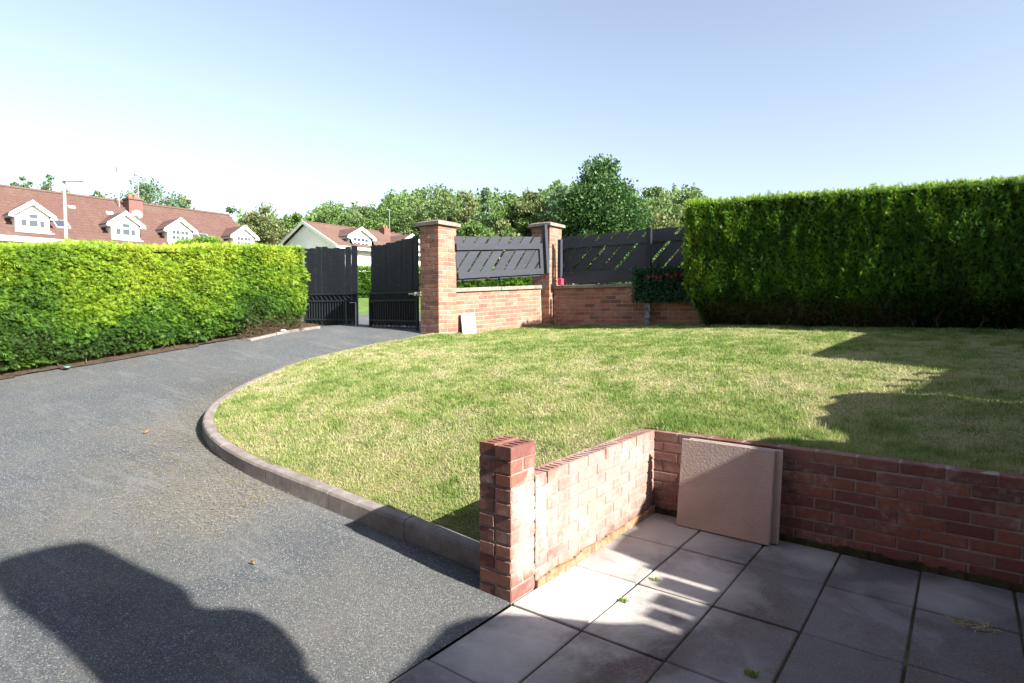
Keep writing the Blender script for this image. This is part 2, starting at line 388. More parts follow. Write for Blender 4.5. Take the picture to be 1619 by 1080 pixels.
# thin plate spline for the lawn surface
cp = [(KP[i, 0]+KN[i, 0]*.1, KP[i, 1]+KN[i, 1]*.1, kz[i]-.005) for i in range(0, 241, 12)]
cp += [(-.12, .45, .24), (-.12, .9, .40), (-.12, 1.35, .53), (-.1, 1.8, .60), (1, 1.87, .585), (2, 1.87, .575), (3.2, 1.87, .57), (4.6, 1.87, .57),
       (-5.15, 5.2, 1.07), (-5.05, 6, 1.10), (-4.95, 7.6, 1.16), (-3.7, 7.75, 1.19), (-2.7, 7.7, 1.21), (-1.2, 7.3, 1.23), (0, 7.0, 1.21), (1, 7.0, 1.21), (2.4, 7, 1.21), (4.6, 7, 1.22), (4.6, 8.3, 1.25), (0, 8.3, 1.25), (-1.2, 8.3, 1.25)]
cp = np.array(cp)
def U(r): return np.where(r > 1e-9, r*r*np.log(r+1e-12), 0)
n = len(cp); K = U(np.hypot(cp[:, None, 0]-cp[None, :, 0], cp[:, None, 1]-cp[None, :, 1]))+np.eye(n)*.02
Pm = np.c_[np.ones(n), cp[:, :2]]
W = np.linalg.solve(np.block([[K, Pm], [Pm.T, np.zeros((3, 3))]]), np.r_[cp[:, 2], 0, 0, 0])
def zlawn(x, y):
    x = np.asarray(x, float); y = np.asarray(y, float); sh = x.shape; x = x.ravel(); y = y.ravel()
    out = np.empty(len(x))
    for a in range(0, len(x), 50000):
        xa, ya = x[a:a+50000], y[a:a+50000]
        out[a:a+50000] = U(np.hypot(xa[:, None]-cp[None, :, 0], ya[:, None]-cp[None, :, 1])) @ W[:n] + W[n]+W[n+1]*xa+W[n+2]*ya
    return out.reshape(sh)
V, Q = grid(np.arange(-5.5, 4.7, .06), np.arange(-.1, 8.4, .06), lambda x, y: zlawn(x, y)+.012*vnoise(x, y, s=3.5)+.007*vnoise(x, y, s=11),
            lambda x, y: inpoly(x, y, LAWN))
tag(link('lawn', npmesh('lawn', V, Q, True), M['lawn']), kind='structure')
# driveway and road
def keepd(x, y):
    ins = inpoly(x, y, [tuple(p) for p in (KP+KN*.30)[::4]]+[(-5.0, 8), (5, 8), (5, .5), (.2, .5)])
    return ~ins & ~((x > -.06) & (y > .0)) & ~((x > -5.0) & (y > 4.8))
V, Q = grid(np.unique(np.r_[np.arange(-8.1, 0, .12), 0.0]), np.unique(np.r_[np.arange(-8, 5.35, .12), 5.36]),
            lambda x, y: zdrive(x, y)+.006*vnoise(x, y, s=1.3), lambda x, y: keepd(x, y))
tag(link('driveway', npmesh('driveway', V, Q, True), M['asphalt']), kind='structure')
V, Q = grid(np.arange(-26, -5.2, .5), np.arange(5.36, 15, .5), lambda x, y: zdrive(x, y)-.01, lambda x, y: depth(x, y) < 16.1)
tag(link('road', npmesh('road', V, Q, True), M['asphalt']), kind='structure')

# ------------------------------------------------------------------ kerbs
kerb = empty('kerb', (KP[0, 0], KP[0, 1], float(kz[0])), 0, 'curved concrete kerb edging the lawn from the patio pier round to the gate', 'kerb')
NS = 12
for k in range(NS):
    i0, i1 = round(k*240/NS), round((k+1)*240/NS)
    idx = np.arange(i0, i1+1, 4); bm = bmesh.new(); rings = []
    for j, i in enumerate(idx):
        p = KP[i].copy(); s = 0
        if j == 0: s = .0035
        if j == len(idx)-1: s = -.0035
        p = p+tn[i]*s; q = KN[i]; top = kz[i]+.003*((k*7) % 3-1); bot = kz[i]-.26
        prof = [(0, bot), (0, top-.022), (.010, top-.006), (.026, top), (KW-.008, top), (KW, top-.008), (KW, bot)]
        rings.append([bm.verts.new((p[0]+q[0]*a-KP[0, 0], p[1]+q[1]*a-KP[0, 1], z-kz[0])) for a, z in prof])
    for a, b in zip(rings[:-1], rings[1:]):
        for m_ in range(6): bm.faces.new((a[m_], a[m_+1], b[m_+1], b[m_]))
    bm.faces.new(rings[0]); bm.faces.new(rings[-1][::-1]); bmesh.ops.recalc_face_normals(bm, faces=bm.faces[:])
    bmobj('kerb_stone', bm, M['kerb'], kerb)
ek = empty('kerb', (-7.45, 2.9, float(zdrive(-7.45, 2.9))), 0, 'short pale concrete edging at the foot of the left hedge beside the gates', 'kerb')
pts = [(-7.42, 2.75), (-7.55, 3.3), (-7.63, 3.8), (-7.66, 4.25)]
for (a, b), g in zip(zip(pts[:-1], pts[1:]), range(3)):
    L = hypot(b[0]-a[0], b[1]-a[1]); mid = ((a[0]+b[0])/2, (a[1]+b[1])/2)
    z = float(zdrive(*mid)); o = link('kerb_stone', bevmesh('kerb_stone', L-.01, .09, .16, .01), M['kerb'], ek,
        (mid[0]+7.45, mid[1]-2.9, z-.045-float(zdrive(-7.45, 2.9))), (0, -math.atan2(float(zdrive(*b)-zdrive(*a)), L), atan2(b[1]-a[1], b[0]-a[0])))

# ------------------------------------------------------------------ patio
tu, tv = .413, .605
patio = link('patio', None) if False else None
bm = bmesh.new(); bx(bm, 0.0, 4.2, -4.2, 1.765, -.2, -.010)
patio = tag(bmobj('patio', bm, M['soil']), kind='structure')
sm = {}
for iu in range(0, 10):
    for iv in range(-7, 3):
        x0, x1 = iu*tu, (iu+1)*tu; y0, y1 = iv*tv, (iv+1)*tv
        if iv == 2: y1 = 1.745
        key = (round(y1-y0, 3))
        if key not in sm:
            for q in range(3):
                me = bevmesh('paving_slab', tu-.011, y1-y0-.011, .045, .0035+.001*q)
                me.materials.append(M['paving']); sm[(key, q)] = me
            sm[key] = 1
        o = link('paving_slab', sm[(key, random.randrange(3))], None, patio,
                 ((x0+x1)/2+random.uniform(-.002, .002), (y0+y1)/2+random.uniform(-.002, .002), -.0225+random.uniform(-.003, .0025)),
                 (radians(random.uniform(-.35, .35)), radians(random.uniform(-.35, .35)), radians(random.uniform(-.2, .2))))

# ------------------------------------------------------------------ bricks
BM = {}
def brick_mesh(L, mat, D=.1025, H=.065):
    k = (round(L, 4), mat.name, round(D, 4), round(H, 4))
    if k not in BM:
        BM[k] = [bevmesh('brick', L, D, H, b) for b in (.003, .0042, .0055)]
        for m in BM[k]: m.materials.append(mat)
    return random.choice(BM[k])
def perforated_brick(mat, L=.215, D=.1025, H=.065):
    """brick whose upper bed shows its core slots"""
    bm = bmesh.new(); xs_ = [-L/2, -.080, -.062, -.034, -.016, .012, .030, .058, .076, L/2]; ys_ = [-D/2, -.034, .034, D/2]
    vt = {}
    def v(i, j, z): 
        k = (i, j, z)
        if k not in vt: vt[k] = bm.verts.new((xs_[i], ys_[j], z))
        return vt[k]
    for i in range(9):
        for j in range(3):
            if i in (1, 3, 5, 7) and j == 1:
                z = H/2-.028
                bm.faces.new([v(i, j, z), v(i+1, j, z), v(i+1, j+1, z), v(i, j+1, z)])
                for a, b in (((i, j), (i+1, j)), ((i+1, j), (i+1, j+1)), ((i+1, j+1), (i, j+1)), ((i, j+1), (i, j))):
                    bm.faces.new([v(*a, H/2), v(*b, H/2), v(*b, z), v(*a, z)])
            else: bm.faces.new([v(i, j, H/2), v(i+1, j, H/2), v(i+1, j+1, H/2), v(i, j+1, H/2)])
    for i in range(9):
        bm.faces.new([v(i, 0, -H/2), v(i+1, 0, -H/2), v(i+1, 0, H/2), v(i, 0, H/2)])
        bm.faces.new([v(i+1, 3, -H/2), v(i, 3, -H/2), v(i, 3, H/2), v(i+1, 3, H/2)])
    for j in range(3):
        bm.faces.new([v(0, j+1, -H/2), v(0, j, -H/2), v(0, j, H/2), v(0, j+1, H/2)])
        bm.faces.new([v(9, j, -H/2), v(9, j+1, -H/2), v(9, j+1, H/2), v(9, j, H/2)])
    bmesh.ops.recalc_face_normals(bm, faces=bm.faces[:])
    me = bpy.data.meshes.new('brick'); bm.to_mesh(me); bm.free(); me.materials.append(mat); return me
def put_brick(par, me, c, rz=0, j=.0012):
    o = link('brick', me, None, par, (c[0]+random.uniform(-j, j), c[1]+random.uniform(-j, j), c[2]+random.uniform(-j, j)),
             (random.uniform(-.004, .004), random.uniform(-.006, .006), rz+random.uniform(-.004, .004)))
    return o
def run_wall(par, L, courses, mat, start=0.0, y=.05125, ph=0.0, topmesh=None, endcut=None):
    """stretcher bond along local +x, front face at y=0"""
    for k in range(courses):
        z = k*.075+.0375
        x = start-(.1125 if k % 2 else 0)-ph
        while x < L-.02:
            a, b = max(x, start), min(x+.215, L)
            if b-a > .04:
                me = topmesh if (topmesh and k == courses-1 and b-a > .2) else brick_mesh(b-a, mat)
                put_brick(par, me, ((a+b)/2, y, z))
            x += .225
PERF = perforated_brick(M['brick'])

# pier of the patio wall
pier = empty('brick_pier', (0, 0, -.005), 0, 'short red brick pier with dark unlit front where the patio wall starts', 'brick pier')
for k in range(11):
    z = k*.0745+.037
    along_x = (k == 9 or k == 1)
    sc = .213
    for s in (0, 1):
        if along_x: c = (-.109, .0535+s*.1105, z); rz = 0
        else: c = (-.164+s*.1105, .108, z); rz = pi/2
        if k == 10 and s == 1: c = (c[0]+.004, c[1]-.006, c[2])
        if k == 10 and s == 0: c = (c[0]-.002, c[1]+.004, c[2]+.002)
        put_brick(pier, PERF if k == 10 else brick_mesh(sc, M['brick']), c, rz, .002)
bm = bmesh.new(); bx(bm, -.2115, -.0065, .0065, .2085, -.1, .812-.040); bmobj('mortar', bm, M['mortar'], pier)

# left patio wall, face on x = 0 looking +x
lw = empty('patio_wall', (0, .222, .02), pi/2, 'low sunlit red brick wall with slotted top bricks running from the pier to the patio corner', 'brick wall')
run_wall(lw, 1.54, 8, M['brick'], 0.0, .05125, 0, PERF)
bm = bmesh.new(); bx(bm, .0, 1.54, .006, .0965, -.1, .565); bmobj('mortar', bm, M['mortar'], lw)
bm = bmesh.new()
N_ = 40
for i in range(N_):
    a, b = i*1.54/N_, (i+1)*1.54/N_; h = .016+.014*abs(sin(i*.37))+.006*random.random(); w_ = .012+.010*abs(sin(i*.23))
    prism(bm, [(0, -.02), (b-a, -.02), (b-a, h), (0, h)], -w_, .004, Matrix.Translation((a, 0, 0)))
bmobj('mortar_haunch', bm, M['haunch'], lw)
# right patio wall, face on y = 1.765 looking -y
rw = empty('patio_wall', (-.1025, 1.767, .012), 0, 'low shaded red brick retaining wall below the lawn on the far side of the patio', 'brick wall')
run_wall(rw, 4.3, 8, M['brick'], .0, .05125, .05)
bm = bmesh.new(); bx(bm, .0, 4.3, .006, .0965, -.1, .594); bmobj('mortar', bm, M['mortar'], rw)
bm = bmesh.new()
for i in range(110):
    a, b = i*4.3/110, (i+1)*4.3/110; h = .012+.02*random.random(); w_ = .006+.02*random.random()
    prism(bm, [(0, -.02), (b-a, -.02), (b-a, h), (0, h)], -w_, .004, Matrix.Translation((a, 0, 0)))
bmobj('joint_dirt', bm, M['soil'], rw)

# leaning paving slabs
def leaning(x0, yb, dz, label, rz, tilt=12):
    o = link('leaning_slab', bevmesh('leaning_slab', .612, .038, .60, .004), M['riven'], None)
    o.rotation_euler = (radians(-tilt), 0, rz); o.location = (x0+.306, yb+.30*sin(radians(tilt)), dz+.30*cos(radians(tilt))+.006)
    tag(o, label, 'paving slab', 'slabs leaning on the patio wall')
leaning(.250, 1.590, .0, 'square beige textured paving slab leaning in front against the patio wall', radians(-.6), 8.0)
leaning(.290, 1.642, .0, 'beige slab leaning behind the front one, only its right edge showing', radians(-.6), 5.5)

# gate pillar and corner pillar
def pillar(x0, y0, z0, courses, label, w=.44, d=.44):
    p = empty('brick_pillar', (x0, y0, z0), 0, label, 'brick pillar', 'tall capped brick pillars of the garden wall')
    sx = (w-.01)/2
    for k in range(courses):
        z = k*.075+.0375
        if k % 2 == 0:
            for yy in (.05125, d-.05125):
                for s in (0, 1): put_brick(p, brick_mesh(sx, M['brick_far']), (sx/2+s*(sx+.01), yy, z))
            for xx in (.05125, w-.05125): put_brick(p, brick_mesh(d-.225, M['brick_far']), (xx, d/2, z), pi/2)
        else:
            for xx in (.05125, w-.05125):
                for s in (0, 1): put_brick(p, brick_mesh((d-.01)/2, M['brick_far']), (xx, (d-.01)/4+s*((d-.01)/2+.01), z), pi/2)
            for yy in (.05125, d-.05125): put_brick(p, brick_mesh(w-.225, M['brick_far']), (w/2, yy, z))
    bm = bmesh.new(); bx(bm, .006, w-.006, .006, d-.006, -.4, courses*.075-.004); bmobj('mortar', bm, M['mortar_dark'], p)
    h = courses*.075
    bm = bmesh.new(); e = .055
    a = [bm.verts.new(c) for c in ((-e, -e, h), (w+e, -e, h), (w+e, d+e, h), (-e, d+e, h))]
    b = [bm.verts.new((c.co.x, c.co.y, h+.055)) for c in a]
    t_ = [bm.verts.new((w/2+(c.co.x-w/2)*.72, d/2+(c.co.y-d/2)*.72, h+.082)) for c in a]
    bm.faces.new(a[::-1]); bm.faces.new(t_)
    for i in range(4):
        bm.faces.new((a[i], a[(i+1) % 4], b[(i+1) % 4], b[i])); bm.faces.new((b[i], b[(i+1) % 4], t_[(i+1) % 4], t_[i]))
    bmobj('capstone', bm, M['coping'], p)
    return p
pillar(-5.65, 4.86, 1.05, 25, 'tall capped red brick gate pillar with latch, right of the black gates')
pillar(-5.25, 7.6, 1.15, 27, 'tall capped red brick pillar between the two black fence panels')

# garden walls with coping
def garden_wall(loc, rz, L, courses, label, slope=0.0, cop=(3,), cophgt=.07):
    w = empty('garden_wall', loc, rz, label, 'brick wall')
    w.rotation_euler = (0, -slope, rz)
    run_wall(w, L, courses, M['brick_far'], 0, .05125, .07)
    H = courses*.075
    bm = bmesh.new(); bx(bm, .0, L, .006, .20, -.35, H-.003); bmobj('mortar', bm, M['mortar_dark'], w)
    n_ = max(1, round(L/.95))
    for i in range(n_):
        a, b = i*L/n_, (i+1)*L/n_
        link('coping_stone', bevmesh('coping_stone', b-a-.008, .28, cophgt, .006), M['coping'], w, ((a+b)/2, .10, H+cophgt/2+.001), (random.uniform(-.006, .006), random.uniform(-.004, .004), 0))
    return w
a = np.array([-5.255, 5.30]); b = np.array([-4.985, 7.60]); ang1 = atan2(b[1]-a[1], b[0]-a[0]); L1 = float(np.hypot(*(b-a)))
garden_wall((a[0], a[1], 1.06), ang1, L1, 10, 'sunlit red brick wall between the gate pillar and the corner pillar', math.atan(.12/L1))
garden_wall((-4.80, 7.74, 1.175), 0, 6.6, 10, 'shaded red brick wall behind the lawn running under the long black fence', 0, cophgt=.065)

# ------------------------------------------------------------------ black fences with slanted boards
def slat_fence(loc, rz, L, H, label, slope=0.0, lead=0.0, posts=(), tilt=46, bw=.178, gap=.034, kick=False, rail_top=.13, stile=True):
    f = empty('slatted_fence', loc, rz, label, 'fence', 'black slatted fence panels on the garden wall')
    f.rotation_euler = (0, -slope, rz)
    tt = radians(tilt); step = (bw+gap)/sin(tt); hx = H/math.tan(tt); x = -hx-step
    i = 0
    while x < L:
        w_ = bw/sin(tt)*random.uniform(.97, 1.03); j = random.uniform(-.012, .012)
        skew = random.uniform(-.012, .012)
        poly = [(x+j, 0), (x+j+w_, 0), (x+j+w_+hx+skew, H), (x+j+hx+skew, H)]
        top = H+random.uniform(-.008, .008)
        poly = clip(poly, (0, L, .0, top))
        if poly:
            bm = bmesh.new(); prism(bm, poly, -.010, .010); bmobj('board', bm, M['fence_board'], f, (0, random.uniform(-.003, .010), 0))
        x += step; i += 1
    for z0, z1 in ((H-rail_top-.11, H-rail_top), (.04, .15)):
        bm = bmesh.new(); bx(bm, 0, L, -.046, -.0125, z0, z1); bmobj('rail', bm, M['fence_board'], f)
    if stile:
        bm = bmesh.new(); bx(bm, L-.10, L-.006, -.045, -.0135, .151, H-rail_top-.111); bmobj('stile', bm, M['fence_board'], f)
    for (px_, z0, z1, yy, wd) in posts:
        bm = bmesh.new(); bx(bm, px_-wd/2, px_+wd/2, yy-.05, yy+.03, z0, z1); bmobj('post', bm, M['fence_board'], f)
    if kick:
        bm = bmesh.new(); bx(bm, 0, L, -.075, -.048, -.08, .075); bmobj('kickboard', bm, M['fence_board'], f)
    return f
slat_fence((-5.20, 5.31, 2.0), ang1, L1-.06, .77, 'grey lit black slatted fence panel between the two brick pillars', math.atan(.19/L1), posts=[(L1-.02, .05, 1.0, -.07, .075)])
slat_fence((-4.66, 7.80, 2.10), 0, 6.2, .86, 'long dark slatted fence on the shaded wall behind the lawn', 0, posts=[(.02, .02, .80, -.07, .07)], kick=True, bw=.19, gap=.036)
# timber post standing on the lawn in front of the wall
pt = empty('timber_post', (-2.70, 7.60, 1.20), 0, 'dark timber post with peeling foot standing in front of the shaded wall', 'post')
bm = bmesh.new(); bx(bm, -.045, .045, -.035, .035, .42, 1.76); bmobj('shaft', bm, M['black_board'], pt)
bm = bmesh.new(); bx(bm, -.052, .052, -.040, .040, -.1, .42); bmobj('foot', bm, M['peeling'], pt)

# stone slab leaning on the sunlit wall
o = link('leaning_stone', bevmesh('leaning_stone', .30, .045, .40, .012), M['slab_edge'], None, (-5.13, 5.52, 1.245), (radians(-9), 0, ang1+radians(-6)))
tag(o, 'small pale stone slab leaning on the sunlit wall beside the gate pillar', 'stone slab')

# ------------------------------------------------------------------ gates
def gate(hinge, rz, W_, label, side, lat):
    g = empty('gate_leaf', hinge, rz, label, 'gate', 'pair of black driveway gates')
    H = .70; z0 = .03; r = .018
    for x in (r, W_-r):
        bm = bmesh.new(); bx(bm, x-r, x+r, -r, r, z0-.02, H+.02); bmobj('stile', bm, M['black_metal'], g)
    for z in (z0+.03, z0+.16, H-.14, H):
        bm = bmesh.new(); bx(bm, 2*r, W_-2*r, -.014, .014, z-.014, z+.014); bmobj('rail', bm, M['black_metal'], g)
    nb = 19
    me = None
    for i in range(nb):
        x = .07+(W_-.14)*i/(nb-1)
        if me is None:
            bm = bmesh.new(); bx(bm, -.008, .008, -.008, .008, z0+.175, H-.155); me = bpy.data.meshes.new('bar'); bm.to_mesh(me); bm.free(); me.materials.append(M['black_metal'])
        link('bar', me, None, g, (x, 0, 0))
    for (za, zb) in ((z0+.046, z0+.145), (H-.125, H-.016)):
        bm = bmesh.new(); n_ = 11
        for i in range(n_):
            x = .06+(W_-.22)*i/(n_-1)
            for s in ((1, -1) if lat else (-1,)):
                p = [(x, za), (x+.012, za), (x+.112, zb), (x+.10, zb)] if s == 1 else [(x+.10, za), (x+.112, za), (x+.012, zb), (x, zb)]
                prism(bm, p, -.006+.001*s, .006+.001*s)
        bmobj('lattice', bm, M['black_metal'], g)
    nbd = 9; bwid = (W_-.02)/nbd
    for i in range(nbd):
        x = .01+bwid*i; gp = random.choice([.003, .004, .010, .018]); tp = 1.62+.035*sin(i*.9)+random.uniform(-.02, .02)+(.10*(i/(nbd-1))**2 if side < 0 else 0)
        if side < 0: tp = 1.60+.10*(1-i/(nbd-1))**1.6+random.uniform(-.012, .012)
        bm = bmesh.new(); prism(bm, [(x, .10), (x+bwid-gp, .10), (x+bwid-gp, tp-random.uniform(0, .02)), (x, tp)], .024, .043)
        bmobj('board', bm, M['black_board'], g)
    bm = bmesh.new(); bx(bm, W_-.035, W_-.020, -.035, -.019, .0, .52); bx(bm, W_-.17, W_-.020, -.035, -.020, .52, .532); bmobj('drop_bolt', bm, M['lamp'] if side > 0 else M['black_metal'], g)
    return g
gate((-5.93, 5.07, 1.12), pi, 1.31, 'right leaf of the black gates hung beside the brick gate pillar', -1, True)
# the left leaf is turned so its front looks to the garden as well
g2 = gate((-8.90, 4.76, 1.12), atan2(.30, 1.33), 1.36, 'left leaf of the black gates next to the hedge, its bars partly sunlit', 1, False)
# (right leaf was built turned round: mirror its fittings to the garden side)
for o in bpy.data.objects:
    if o.parent and o.parent.name == 'gate_leaf':
        o.location.y = -o.location.y; o.scale.y = -1
# hinge and latch at pillar
g = empty('gate_latch', (-5.72, 4.85, 1.78), 0, 'rusty metal hinge bolt on the brick gate pillar', 'latch')
bm = bmesh.new(); tube(bm, [(-.2, 0, 0), (.1, 0, .0)], [.014, .014], 8); bmobj('bolt', bm, M['steel'], g)
bm = bmesh.new(); bx(bm, .02, .10, -.02, .01, -.03, .035); bx(bm, -.05, -.02, -.03, .03, -.03, .03); bmobj('bracket', bm, M['steel'], g)

# ------------------------------------------------------------------ hedges
def spray_template(nl=5):
    """one flat conifer spray, unit length along +y in the xy plane"""
    V_ = []; F_ = []
    def tri(a, b, c): 
        i = len(V_); V_.extend([a, b, c]); F_.append((i, i+1, i+2))
    tri((-.03, 0, 0), (.03, 0, 0), (0, 1, .0))
    for k in range(nl):
        y = .10+.70*k/nl; l = .50*(1-.55*k/nl)
        for s in (-1, 1):
            tri((0, y-.04, 0), (0, y+.10, 0), (s*l*.72, y+l*.80, -.08*l))
    return np.array(V_, float), np.array(F_, int)
def scatter(P, D, Nn, size, tmpl):
    """place template: P positions, D direction of +y, Nn approx normal of the flat side"""
    TV, TF = tmpl
    D = D/np.linalg.norm(D, axis=1)[:, None]; X = np.cross(D, Nn); X /= np.linalg.norm(X, axis=1)[:, None]+1e-9; Z_ = np.cross(X, D)
    V_ = P[:, None, :]+size[:, None, None]*(TV[None, :, 0:1]*X[:, None, :]+TV[None, :, 1:2]*D[:, None, :]+TV[None, :, 2:3]*Z_[:, None, :])
    n_ = len(P); F_ = (TF[None]+np.arange(n_)[:, None, None]*len(TV)).reshape(-1, TF.shape[1])
    return V_.reshape(-1, 3), F_
def merge(parts):
    Vs, Fs, o_ = [], [], 0
    for V_, F_ in parts: Vs.append(V_); Fs.append(F_+o_); o_ += len(V_)
    return np.concatenate(Vs), np.concatenate(Fs)
SPR = spray_template(3)

def hedge(name, x0, x1, y0, y1, zb, zt, front, faces, N, size, mat, label, under=.25, gravity=-.2, upward=.0, tintf=None, bulge=.06, grp=None):
    """front: 'x+' or 'y-' ; faces: list of (which, share)"""
    h = empty(name, ((x0+x1)/2, (y0+y1)/2, float(zb(np.array((x0+x1)/2), np.array((y0+y1)/2)))), 0, label, 'hedge', grp)
    org = np.array(h.location)
    def shape(u, w, face):
        """u along, w 0..1 height (or across for top)"""
        rnd = .10
        if face == 'x+':
            y = y0+u*(y1-y0); zB = zb(x1+0*y, y); zT = zt(x1+0*y, y); z = zB+w*(zT-zB)
            inset = under*np.clip((.22-w)/.22, 0, 1)**1.3+rnd*np.clip((w-.93)/.07, 0, 1)**2
            inset = inset-bulge*np.sin(np.clip((w-.15)/.85, 0, 1)*pi)
            x = x1-inset+.085*vnoise(y, z, s=1.9, seed=3)+.05*vnoise(y+z*.6, z*1.6, s=5.5, seed=4)+.025*vnoise(y, z, s=13, seed=6); n_ = np.tile([1., 0, 0], (len(u), 1))
        elif face == 'y-':
            x = x0+u*(x1-x0); zB = zb(x, y0+0*x); zT = zt(x, y0+0*x); z = zB+w*(zT-zB)
            inset = under*np.clip((.26-w)/.26, 0, 1)**1.2+rnd*np.clip((w-.95)/.05, 0, 1)**2-bulge*np.sin(np.clip((w-.15)/.85, 0, 1)*pi)
            endin = .30*np.clip((.35-w)/.35, 0, 1)
            x = np.maximum(x, x0+endin)
            y = y0+inset+.035*vnoise(x, z, s=2.1, seed=5)+.035*vnoise(x*1.5, z*.6, s=9, seed=6); n_ = np.tile([0, -1., 0], (len(u), 1))
        elif face == 'x-':
            y = y0+u*(y1-y0); zB = zb(x0+0*y, y); zT = zt(x0+0*y, y); z = zB+w*(zT-zB)
            x = x0+.30*np.clip((.35-w)/.35, 0, 1)-.02*vnoise(y, z, s=2.5, seed=7)*1.5+.05*np.clip((w-.93)/.07, 0, 1); n_ = np.tile([-1., 0, 0], (len(u), 1))
        elif face == 'y+':
            x = x0+u*(x1-x0); zB = zb(x, y1+0*x); zT = zt(x, y1+0*x); z = zB+w*(zT-zB)
            y = y1-under*np.clip((.2-w)/.2, 0, 1)+.04*vnoise(x, z, s=3, seed=8); n_ = np.tile([0, 1., 0], (len(u), 1))
        else:
            x = x0+u*(x1-x0); y = y0+w*(y1-y0); z = zt(x, y)+.018*vnoise(x, y, s=2.5, seed=9)+.012*vnoise(x, y, s=8, seed=2); n_ = np.tile([0, 0, 1.], (len(u), 1))
        return np.c_[x, y, z], n_
    # dark core
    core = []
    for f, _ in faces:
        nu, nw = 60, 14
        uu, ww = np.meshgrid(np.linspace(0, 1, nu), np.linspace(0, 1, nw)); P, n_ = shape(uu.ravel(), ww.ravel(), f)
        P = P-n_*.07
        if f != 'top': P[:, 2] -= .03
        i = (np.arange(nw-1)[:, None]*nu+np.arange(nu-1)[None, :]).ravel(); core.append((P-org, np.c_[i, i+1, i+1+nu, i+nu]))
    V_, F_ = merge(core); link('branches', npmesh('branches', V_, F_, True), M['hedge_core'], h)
    parts = []; tints = []
    for f, share in faces:
        k = int(N*share); u = rng.random(k); w = rng.random(k)
        if f != 'top': w = .03+w*.97
        P, n_ = shape(u, w, f)
        depth_ = rng.random(k)**1.5*.07; P = P-n_*depth_[:, None]
        D = n_*rng.uniform(.35, 1.0, k)[:, None]+rng.normal(0, .42, (k, 3)); D[:, 2] += gravity+upward+(.6 if f == 'top' else 0)
        Nn = rng.normal(0, .5, (k, 3))+np.array([0, 0, 1.])+n_*.6
        sz = size*rng.uniform(.6, 1.25, k)*np.where(rng.random(k) < .04, 1.7, 1)
        if f != 'top': sz *= np.where(w < .12, .8, 1)
        V_, F_ = scatter(P-org, D, Nn, sz, SPR); parts.append((V_, F_))
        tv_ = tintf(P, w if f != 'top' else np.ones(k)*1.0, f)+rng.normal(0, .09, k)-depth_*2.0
        tints.append(np.repeat(tv_, len(SPR[0])))
    V_, F_ = merge(parts); me = npmesh('foliage', V_, F_); setattr_point(me, 'tint', np.clip(np.concatenate(tints), 0, 1))
    o_ = link('foliage', me, mat, h); o_['kind'] = 'stuff'
    return h
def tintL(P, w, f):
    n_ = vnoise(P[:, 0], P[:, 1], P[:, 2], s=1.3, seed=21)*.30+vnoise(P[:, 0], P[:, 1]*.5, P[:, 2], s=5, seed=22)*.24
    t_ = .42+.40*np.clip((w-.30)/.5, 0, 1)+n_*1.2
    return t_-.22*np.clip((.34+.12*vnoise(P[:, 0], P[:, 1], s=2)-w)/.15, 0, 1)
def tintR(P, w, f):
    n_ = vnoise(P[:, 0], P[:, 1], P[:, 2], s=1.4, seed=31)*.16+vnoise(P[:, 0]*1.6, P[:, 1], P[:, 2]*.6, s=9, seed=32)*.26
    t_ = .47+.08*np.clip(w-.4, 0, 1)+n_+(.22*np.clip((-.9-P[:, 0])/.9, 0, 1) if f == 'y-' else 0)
    t_ = np.where(w > .975, .85, t_)  # yellow rim: sunlight along the hedge top put into the tint
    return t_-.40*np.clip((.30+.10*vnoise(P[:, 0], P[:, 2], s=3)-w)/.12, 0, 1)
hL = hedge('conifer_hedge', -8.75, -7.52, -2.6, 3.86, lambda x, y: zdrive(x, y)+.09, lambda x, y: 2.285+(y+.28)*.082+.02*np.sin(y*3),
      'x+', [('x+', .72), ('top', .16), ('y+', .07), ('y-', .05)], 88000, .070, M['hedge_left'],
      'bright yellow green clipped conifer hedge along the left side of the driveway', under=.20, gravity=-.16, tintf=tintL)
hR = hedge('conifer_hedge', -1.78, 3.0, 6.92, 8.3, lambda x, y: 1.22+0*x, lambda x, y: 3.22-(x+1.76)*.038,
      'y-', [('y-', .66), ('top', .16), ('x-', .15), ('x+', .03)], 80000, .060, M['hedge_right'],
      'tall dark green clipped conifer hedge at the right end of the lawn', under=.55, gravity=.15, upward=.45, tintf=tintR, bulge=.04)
# bare stems in the hollow bases
def stems(par, pts, hgt, r=.014):
    for (x, y, z) in pts:
        bm = bmesh.new(); n_ = 4; p = [(0, 0, -.05)]
        for i in range(n_): p.append((p[-1][0]+random.uniform(-.07, .07), p[-1][1]+random.uniform(-.07, .07), p[-1][2]+hgt/n_))
        tube(bm, p, [r*(1.4-.25*i) for i in range(n_+1)], 5)
        bmobj('stem', bm, M['twig'], par, (x-par.location.x, y-par.location.y, z-par.location.z))
stems(hL, [(-7.70-random.random()*.12, y, float(zdrive(-7.7, y))) for y in np.arange(-1.2, 3.8, .3)], .3, .006)
stems(hR, [(x, 7.18+random.random()*.15, 1.2) for x in np.arange(-1.2, 2.4, .31)], .45, .008)
